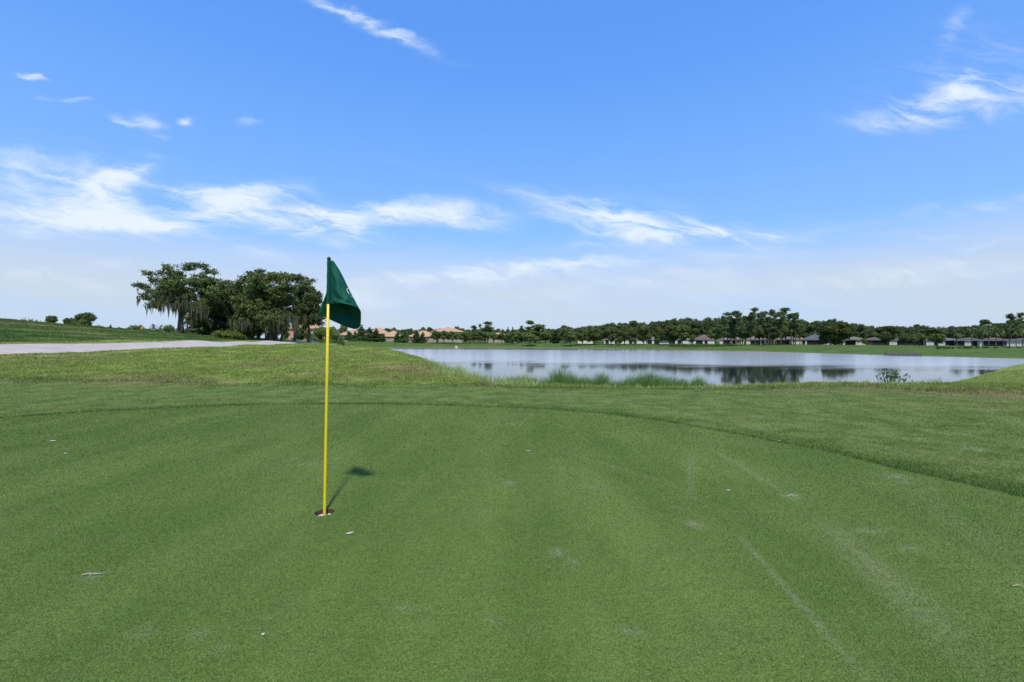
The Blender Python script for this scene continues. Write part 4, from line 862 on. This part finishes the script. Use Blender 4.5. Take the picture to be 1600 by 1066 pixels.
# ---------------------------------------------------------------- trees and shrubs by row
def build_trees():
    g='trees along the hill crest on the left'
    for it in [('bush',37,496.5,9,118,'leftmost low shrub breaking the hill skyline'),('bush',51,497.5,7,118,'low shrub on the hill skyline, second from the left'),('bush',62,500.5,3,118,'tiny shrub on the hill skyline left of the small round tree'),
      ('dark',80,493.5,9,112,'small round dark tree alone on the hill skyline'),('dark',104,498,7,115,'small dark tree at the left end of the umbrella-shaped tree'),('dark',116,497,8,116,'low dark tree joined to the left side of the umbrella-shaped tree'),
      ('dark',134,488.5,14,113,'umbrella-shaped tree standing highest on the hill skyline'),('bush',148,507,11,112,'flat dark shrub right under the umbrella-shaped tree'),('bush',168,510,5,112,'low shrub left of a small pointed one in the dip of the hill'),('conifer',173,507.5,4,112,'small pointed shrub in the dip of the hill skyline'),('bush',184,511,7,112,'low shrub in the dip of the hill right of the pointed one'),
      ('bush',207,506.5,9,122,'rounded dark shrub against the left side of the orange-roofed house'),('bush',220,506,6,170,'dark shrub top showing above the orange-roofed house'),('bush',229,512,6,118,'shrub in front of the right end of the orange-roofed house'),
      ('palm',240,506,7,120,'small palm just right of the orange-roofed house'),('palm',251,507,6,120,'second small palm between the orange-roofed house and the mossy oak'),('bush',247,513,9,116,'shrub at the foot of the two small palms left of the mossy oak'),('bush',264,506.5,9,122,'dark shrub touching the trunk of the mossy oak on its left'),('bush',286,512,9,122,'dark shrub behind the trunk of the mossy oak'),('bush',304,514,9,105,'dark shrub right of the trunk of the mossy oak'),('bush',318,512,12,92,'dark undergrowth bush between the mossy oak and the yellow-green shrub'),('bush',338,508,12,90,'dark undergrowth bush behind the yellow-green shrub'),('bush',383,512,10,88,'dark undergrowth bush right of the yellow-green shrub'),('bush',405,508,12,92,'dark undergrowth bush behind the many-trunked oak'),('bush',446,515,8,84,'dark undergrowth bush at the right foot of the many-trunked oak')]: plant(*it,g if it[3]>105 else 'undergrowth of the oak grove')
    plant('palmetto',352,515,15,64,'larger yellow-green palmetto shrub at the path side under the oaks','palmettos by the path'); plant('palmetto',372,519,12,63,'smaller yellow-green palmetto shrub right of the larger one','palmettos by the path'); plant('palmetto',342,519,8,64,'yellow-green palmetto clump left of the larger one','palmettos by the path')
    g='trees round the peach building'
    for it in [('light',469,512,9,120,'bushy mid-green tree in front of the peach building, left'),('light',482,518,6,120,'small thin-leaved tree in front of the peach building, middle'),('oak',500,511,12,130,'round pale-green tree just left of the flagpole'),('oak',520,507,11,140,'dark green tree just right of the flagpole'),('bush',534,520,6,150,'dark shrub right of the tree beside the flagpole'),('dark',537,508,9,420,'distant round tree showing over the tan roof under the flag'),('bush',490,525,10,118,'low shrub under the pale-green tree by the flagpole'),('bush',460,527,6,118,'low hedge shrub at the left foot of the peach building')]: plant(*it,g)
    D=296
    row('conifer',[(545,517,7),(555,518,7),(565,507.5,7),(577,511.5,8),(588,513.5,8)],D,'{} from the left of the five dark trees below and right of the flag','trees before the tan-roofed buildings')
    row('conifer',[(598,521,5),(622,518,6),(632,516,8),(651,517,7),(661,519,6)],D,'{} from the left of the small conifers in front of the middle tan roofs','small conifers before the tan roofs')
    row('oak',[(682,517,9),(694,517,10),(707,518,10),(723,517,10),(735,520,9),(747,517,10),(759,519,9),(771,518,10),(784,521,8)],D,'{} from the left in the row of broad olive-green trees on the far bank','broad olive trees on the far bank')
    row('dark',[(615,512,5),(637,514,4),(661,512,6),(672,511.5,7),(713,510,4),(716,511,3),(724,513.5,3),(776,517,5)],430,'{} from the left of the distant tree tops above the tan roofs','distant tree tops above the tan roofs')
    plant('pine',741,509,8,330,'smaller feathery pine rising left of the wide-crowned pine','pines above the olive trees'); plant('pine',751,508,6,330,'thin pine between the smaller pine and the wide-crowned pine','pines above the olive trees'); plant('pine',762,503.5,15,325,'wide-crowned feathery pine rising above the olive trees','pines above the olive trees')
    plant('conifer',794,512.5,5,315,'left of two thin conifers with pointed tops'); plant('conifer',801,511.5,5,315,'right of two thin conifers with pointed tops'); plant('oak',808,515,9,300,'low tree joining the thin conifers to the big round tree')
    plant('conifer',815,509,9,312,'dark pointed tree against the left side of the big round tree'); plant('tall',836,500.5,20,306,'big round dark tree, tallest on the middle far bank'); plant('oak',800,520,10,280,'small tree at the waterline left below the big round tree'); plant('oak',828,519,14,265,'shrubby tree at the waterline below the big round tree'); plant('oak',852,517,10,290,'low round tree right beside the big round tree'); plant('conifer',868,516,7,290,'pointed tree left of the rounded mound-shaped tree')
    plant('oak',884,508.5,13,284,'rounded mound-shaped tree at the middle of the far bank'); plant('oak',891,519,12,258,'shrubby tree overhanging the waterline below the mound-shaped tree')
    row('dark',[(910,513,12,262),(929,512.5,13,260),(955,511,12,256),(976,510,12,254),(990,512,9,253),(1006,509,13,252),(1030,512,9,254),(1049,508,14,246),(1066,508,14,245)],250,'{} from left of the dark lawn oaks between waterline mound tree and pines','lawn oaks left of the pines')
    plant('light',969,526,5,250,'small light-green shrub tree before the low brown-roofed houses'); plant('light',1029,527,4,252,'small rounded shrub by the grey-brown hip-roofed house'); plant('light',1082,526,4,248,'small light bush left of the house in full view')
    plant('oak',1117,509,10,245,'dense dark tree between the house in full view and the pines'); 
    pines=[(1131,497,9),(1137,491,11),(1150,487,10),(1157,498,8),(1165,495,9),(1173,494,8),(1180,484,10),(1187,490,8),(1194,489,9),(1201,496,8),(1207,487.5,9),(1213,494,8),(1220,488,9),(1228,483.5,11),(1236,491,10),(1243,492,9),(1250,501,8)]
    row('pine',[(p[0],p[1],p[2]*1.3,222+ (i*37)%22) for i,p in enumerate(pines)],230,'{} pine from the left in the tall group before the houses','tall pines before the houses')
    row('oak',[(1142,509,11),(1160,507,12),(1186,507,12),(1203,509,11),(1222,507,11),(1240,506,10)],236,'{} from the left of the low round trees among the tall pines','low trees among the pines')
    plant('dark',1297,501,15,226,'left of the two big dark oaks with spiky tops'); plant('dark',1316,502,15,224,'right of the two big dark oaks with spiky tops'); plant('conifer',1305,498.5,9,228,'spiky tree top between the two big dark oaks'); plant('conifer',1287,500.5,6,230,'spiky tree top at the left of the big dark oaks')
    plant('bush',1350,528,5,226,'round green shrub by the white corner wall of a grey-roofed house'); plant('dark',1386,509.5,18,222,'round dark oak standing alone on the lawn right of centre'); plant('dark',1362,515,10,245,'dark tree behind the reddish-brown walled house')
    row('light',[(1415,522,8),(1429,524,7),(1437,521,9),(1464,522,11)],196,'{} from the left of the small light-green trees on the far lawn','small light-green lawn trees')
    palms=[(1495,513,12,178),(1518,513,10,176),(1535,508,10,174),(1545,505,11,176),(1556,511,9,172),(1567,507,10,173),(1577,505,11,172),(1588,509,10,170),(1598,506,11,172),(1612,508,10,170),(1628,506,10,170)]
    row('palm',palms,170,'{} from the left in the row of palms at the right of the far bank','palms on the far bank')
    plant('tall',1539,500.5,11,262,'dark tree rising behind the palms, lower of the two peaks at right'); plant('pine',1580,491,9,250,'ragged dark pine behind the palms near the right edge, left one'); plant('pine',1597,491,11,250,'ragged dark pine behind the palms at the right edge'); plant('tall',1589,499,15,256,'broad dark tree below the ragged pines at the right edge'); plant('tall',1620,497,15,250,'broad dark tree cut by the right edge of the photo'); plant('tall',1562,506,12,262,'dark tree between the two peaks behind the palms')
    row('bush',[(1465,541,3),(1473,541,4),(1481,541.5,3),(1488,541.5,3),(1500,541.5,3),(1509,540,7),(1516,541,5),(1527,541.5,3),(1541,541.5,4),(1556,541.5,4),(1574,541.5,4),(1592,541.5,4)],160,'{} from the left of the small clipped shrubs lined up under the palms','clipped shrubs under the palms')
build_trees()
def build_hedges():
    rg=np.random.default_rng(5)
    for px0,px1,top,D,label in [(1047,1146,536.8,222,'long low clipped hedge on the far lawn before the houses'),(985,1040,538.6,215,None)]:
        if not label: continue
        cl=[]; n=60; x0,x1=(px0-HX)/F*D,(px1-HX)/F*D; xc=(x0+x1)/2; z=tz(xc,D); h=EYE+(HY-top)/F*D-z; h=max(h,.9)
        root=empty('hedge',(xc,D,z)); tag(root,label,'hedge')
        for i in range(n): cl.append((x0+(x1-x0)*i/(n-1)-xc,rg.uniform(-.2,.2),h*.5,.6,.6,h*.55))
        link('foliage',crown_mesh('hedge_foliage',cl,40,7,.12,.12,rg,.5),root,M_oak)
        m=MB()
        for i in range(0,n,2): m.tube([(cl[i][0],0,-.2),(cl[i][0],0,h*.6)],[.03,.02],5)
        m.build('stem',M_bark,root)
build_hedges()
# ---- the wood beyond the houses ------------------------------------------------
def build_wood():
    rg=np.random.default_rng(77); sky=[(560,516),(640,516),(700,515),(800,517),(870,516),(900,513),(920,511),(940,511),(948,508),(965,507),(990,504),(1010,507),(1030,503),(1050,501),(1080,499),(1100,499.5),(1125,499),(1160,500),(1220,502),(1260,503),(1280,504),(1300,506),(1340,507),(1350,510),(1365,512),(1400,513),(1422,513),(1437,508),(1450,511),(1460,513),(1500,513),(1540,510),(1600,506),(1760,504)]
    sx=[a for a,_ in sky]; sy=[b for _,b in sky]; cl=[];T=MB()
    for row_,(D0,n) in enumerate([(318,330),(338,330),(362,300)]):
        for i in range(n):
            px=560+1230*(i+rg.uniform(-.5,.5))/n
            D=D0+rg.uniform(-7,7)+(30 if px<900 else 0)-max(0,(px-1250))*.12; x=(px-HX)/F*D; z=tz(x,D); top=np.interp(px,sx,sy)
            fl=rg.uniform(-2.6,3.4) if row_<2 else rg.uniform(-.8,4.5); H=EYE+(HY-(top+fl))/F*D-z; H=max(H,3)
            w=rg.uniform(2.2,3.8)
            for k in range(5): 
                zz=rg.uniform(.25,.93); q=w*(1.05-zz)**.5*.9; a=rg.uniform(0,6.28); cl.append((x+math.cos(a)*q*.8,D+math.sin(a)*q*.6,z+H*zz,rg.uniform(1.6,2.6),rg.uniform(1.6,2.6),H*.13))
            cl.append((x,D,z+H*.96,.8,.8,H*.05))
            if row_==0 and i%2==0: T.tube([(x,D,z-.3),(x,D,z+H*.8)],[.2,.08],5)
    V,Fc,rn=tufts(cl,11,8,.36,.40,rg,.2)
    root=link('far_wood',fast_mesh('far_wood_crowns',V,Fc,{'rnd':rn}),None,leaf_mat('far_wood_leaves',(.050,.082,.026),(.150,.200,.058),trans=.15,scale=.09)); tag(root,'continuous dark green wood closing the view behind the lakeside houses','wood',kind='stuff')
    w=link('trunks',T.mesh('wood_trunks'),root,M_pbark); tag(w,kind='stuff')
build_wood()
# ---- jetty, stone, water plants ---------------------------------------------------
def build_jetty():
    mW=mat('weathered_grey_wood',(.10,.095,.09),.85,.15,var=.25,vscale=4)
    px0,px1=1389,1432; 
    D=[d for d in np.linspace(100,200,800) if lake_d(np.array([(1410-HX)/F*d]),np.array([d]))[0]<0][-1]-.6
    x0=(px0-HX)/F*D; x1=(px1-HX)/F*D; xc=(x0+x1)/2; W=x1-x0; root=empty('jetty',(xc,D,WATER),math.atan2(-12,18)*.55); tag(root,'low grey timber jetty on posts against the far bank at right','jetty')
    m=MB()
    for i in range(40): a=-W/2+W*i/40; m.box(a+.01,a+W/40-.01,-.9,.9,.62,.70)
    m.build('deck',mW,root)
    m=MB(); m.box(-W/2,W/2,-.88,-.80,.40,.617); m.box(-W/2,W/2,.80,.88,.40,.617); m.build('joist',mW,root)
    for i in range(7):
        for yy in (-.94,.94):
            MB().lathe([(.0,1.0),(.10,.99),(.11,.9),(.11,-1.5)],10,(-W/2+W*i/6,yy,0)).build('post',mW,root,True)
    p=MB(); p.box(-W/2+.02,W/2-.02,-.965,-.885,.02,.38); p.build('skirt_board',mW,root)
    # stones at the waterline
    for px,s,lab in [(713,.75,'pale stone at the waterline of the far bank below the olive trees'),(1427,.0,'')]:
        if not s: continue
        D=[d for d in np.linspace(200,300,800) if lake_d(np.array([(px-HX)/F*d]),np.array([d]))[0]<0][-1]-.4
        bm=bmesh.new(); bmesh.ops.create_icosphere(bm,subdivisions=3,radius=1)
        for v in bm.verts: n=mnoise.noise(v.co*1.3)*.35; v.co*=1+n; v.co.x*=s*1.3; v.co.y*=s; v.co.z*=s*.55
        me=bpy.data.meshes.new('stone'); bm.to_mesh(me); bm.free(); o=link('stone',me,None,mat('pale_limestone',(.5,.46,.40),.9,.1,var=.2,vscale=2,bump=.5,bscale=4)); o.location=((px-HX)/F*D,D,WATER+.15); tag(o,lab,'stone')
build_jetty()
def water_plant(px,hpx,n,label,hw):
    rs=random.Random(px); D=[d for d in np.linspace(30,70,800) if lake_d(np.array([(px-HX)/F*d]),np.array([d]))[0]<0][0]+.4
    x=(px-HX)/F*D; root=empty('water_plant',(x,D,WATER-.1)); tag(root,label,'plant','arrow-leaved plants in the shallows')
    V=[];Fc=[];rn=[];st=MB(); H=hpx/F*D
    for i in range(n):
        a=rs.gauss(0,hw/F*D*.5); yy=rs.uniform(-.7,.7); h=H*rs.uniform(.55,1.0)*(1-.35*min(1,abs(a)/(hw/F*D))); b=(a*.55,yy*.6,0); e=(a,yy,h); st.tube([b,(a*.7,yy*.7,h*.55),e],[.014,.011,.008],5)
        d=Vector((a*.5+rs.uniform(-.3,.3),rs.uniform(-.4,.2),1.1)).normalized(); sd=d.cross(Vector((rs.uniform(-.4,.4),1,0))).normalized(); L_=rs.uniform(.22,.36); p=Vector(e); o=len(V)
        q=[p,p+d*L_*.3+sd*.085,p+d*L_*.65+sd*.06,p+d*L_,p+d*L_*.65-sd*.06,p+d*L_*.3-sd*.085]; V+=[tuple(v) for v in q]; Fc+=[(o,o+1,o+2),(o,o+2,o+3),(o,o+3,o+4),(o,o+4,o+5)]; rn+=[rs.random()]*6
    link('leaves',fast_mesh('water_plant_leaves',V,Fc,{'rnd':rn}),root,M_con); st.build('stem',M_con,root)
water_plant(1390,34,70,'dark arrow-leaved water plant standing clear at the near shore, right of centre',17)
water_plant(1409,25,14,'smaller dark water plant just right of the dense arrow-leaved one',8)
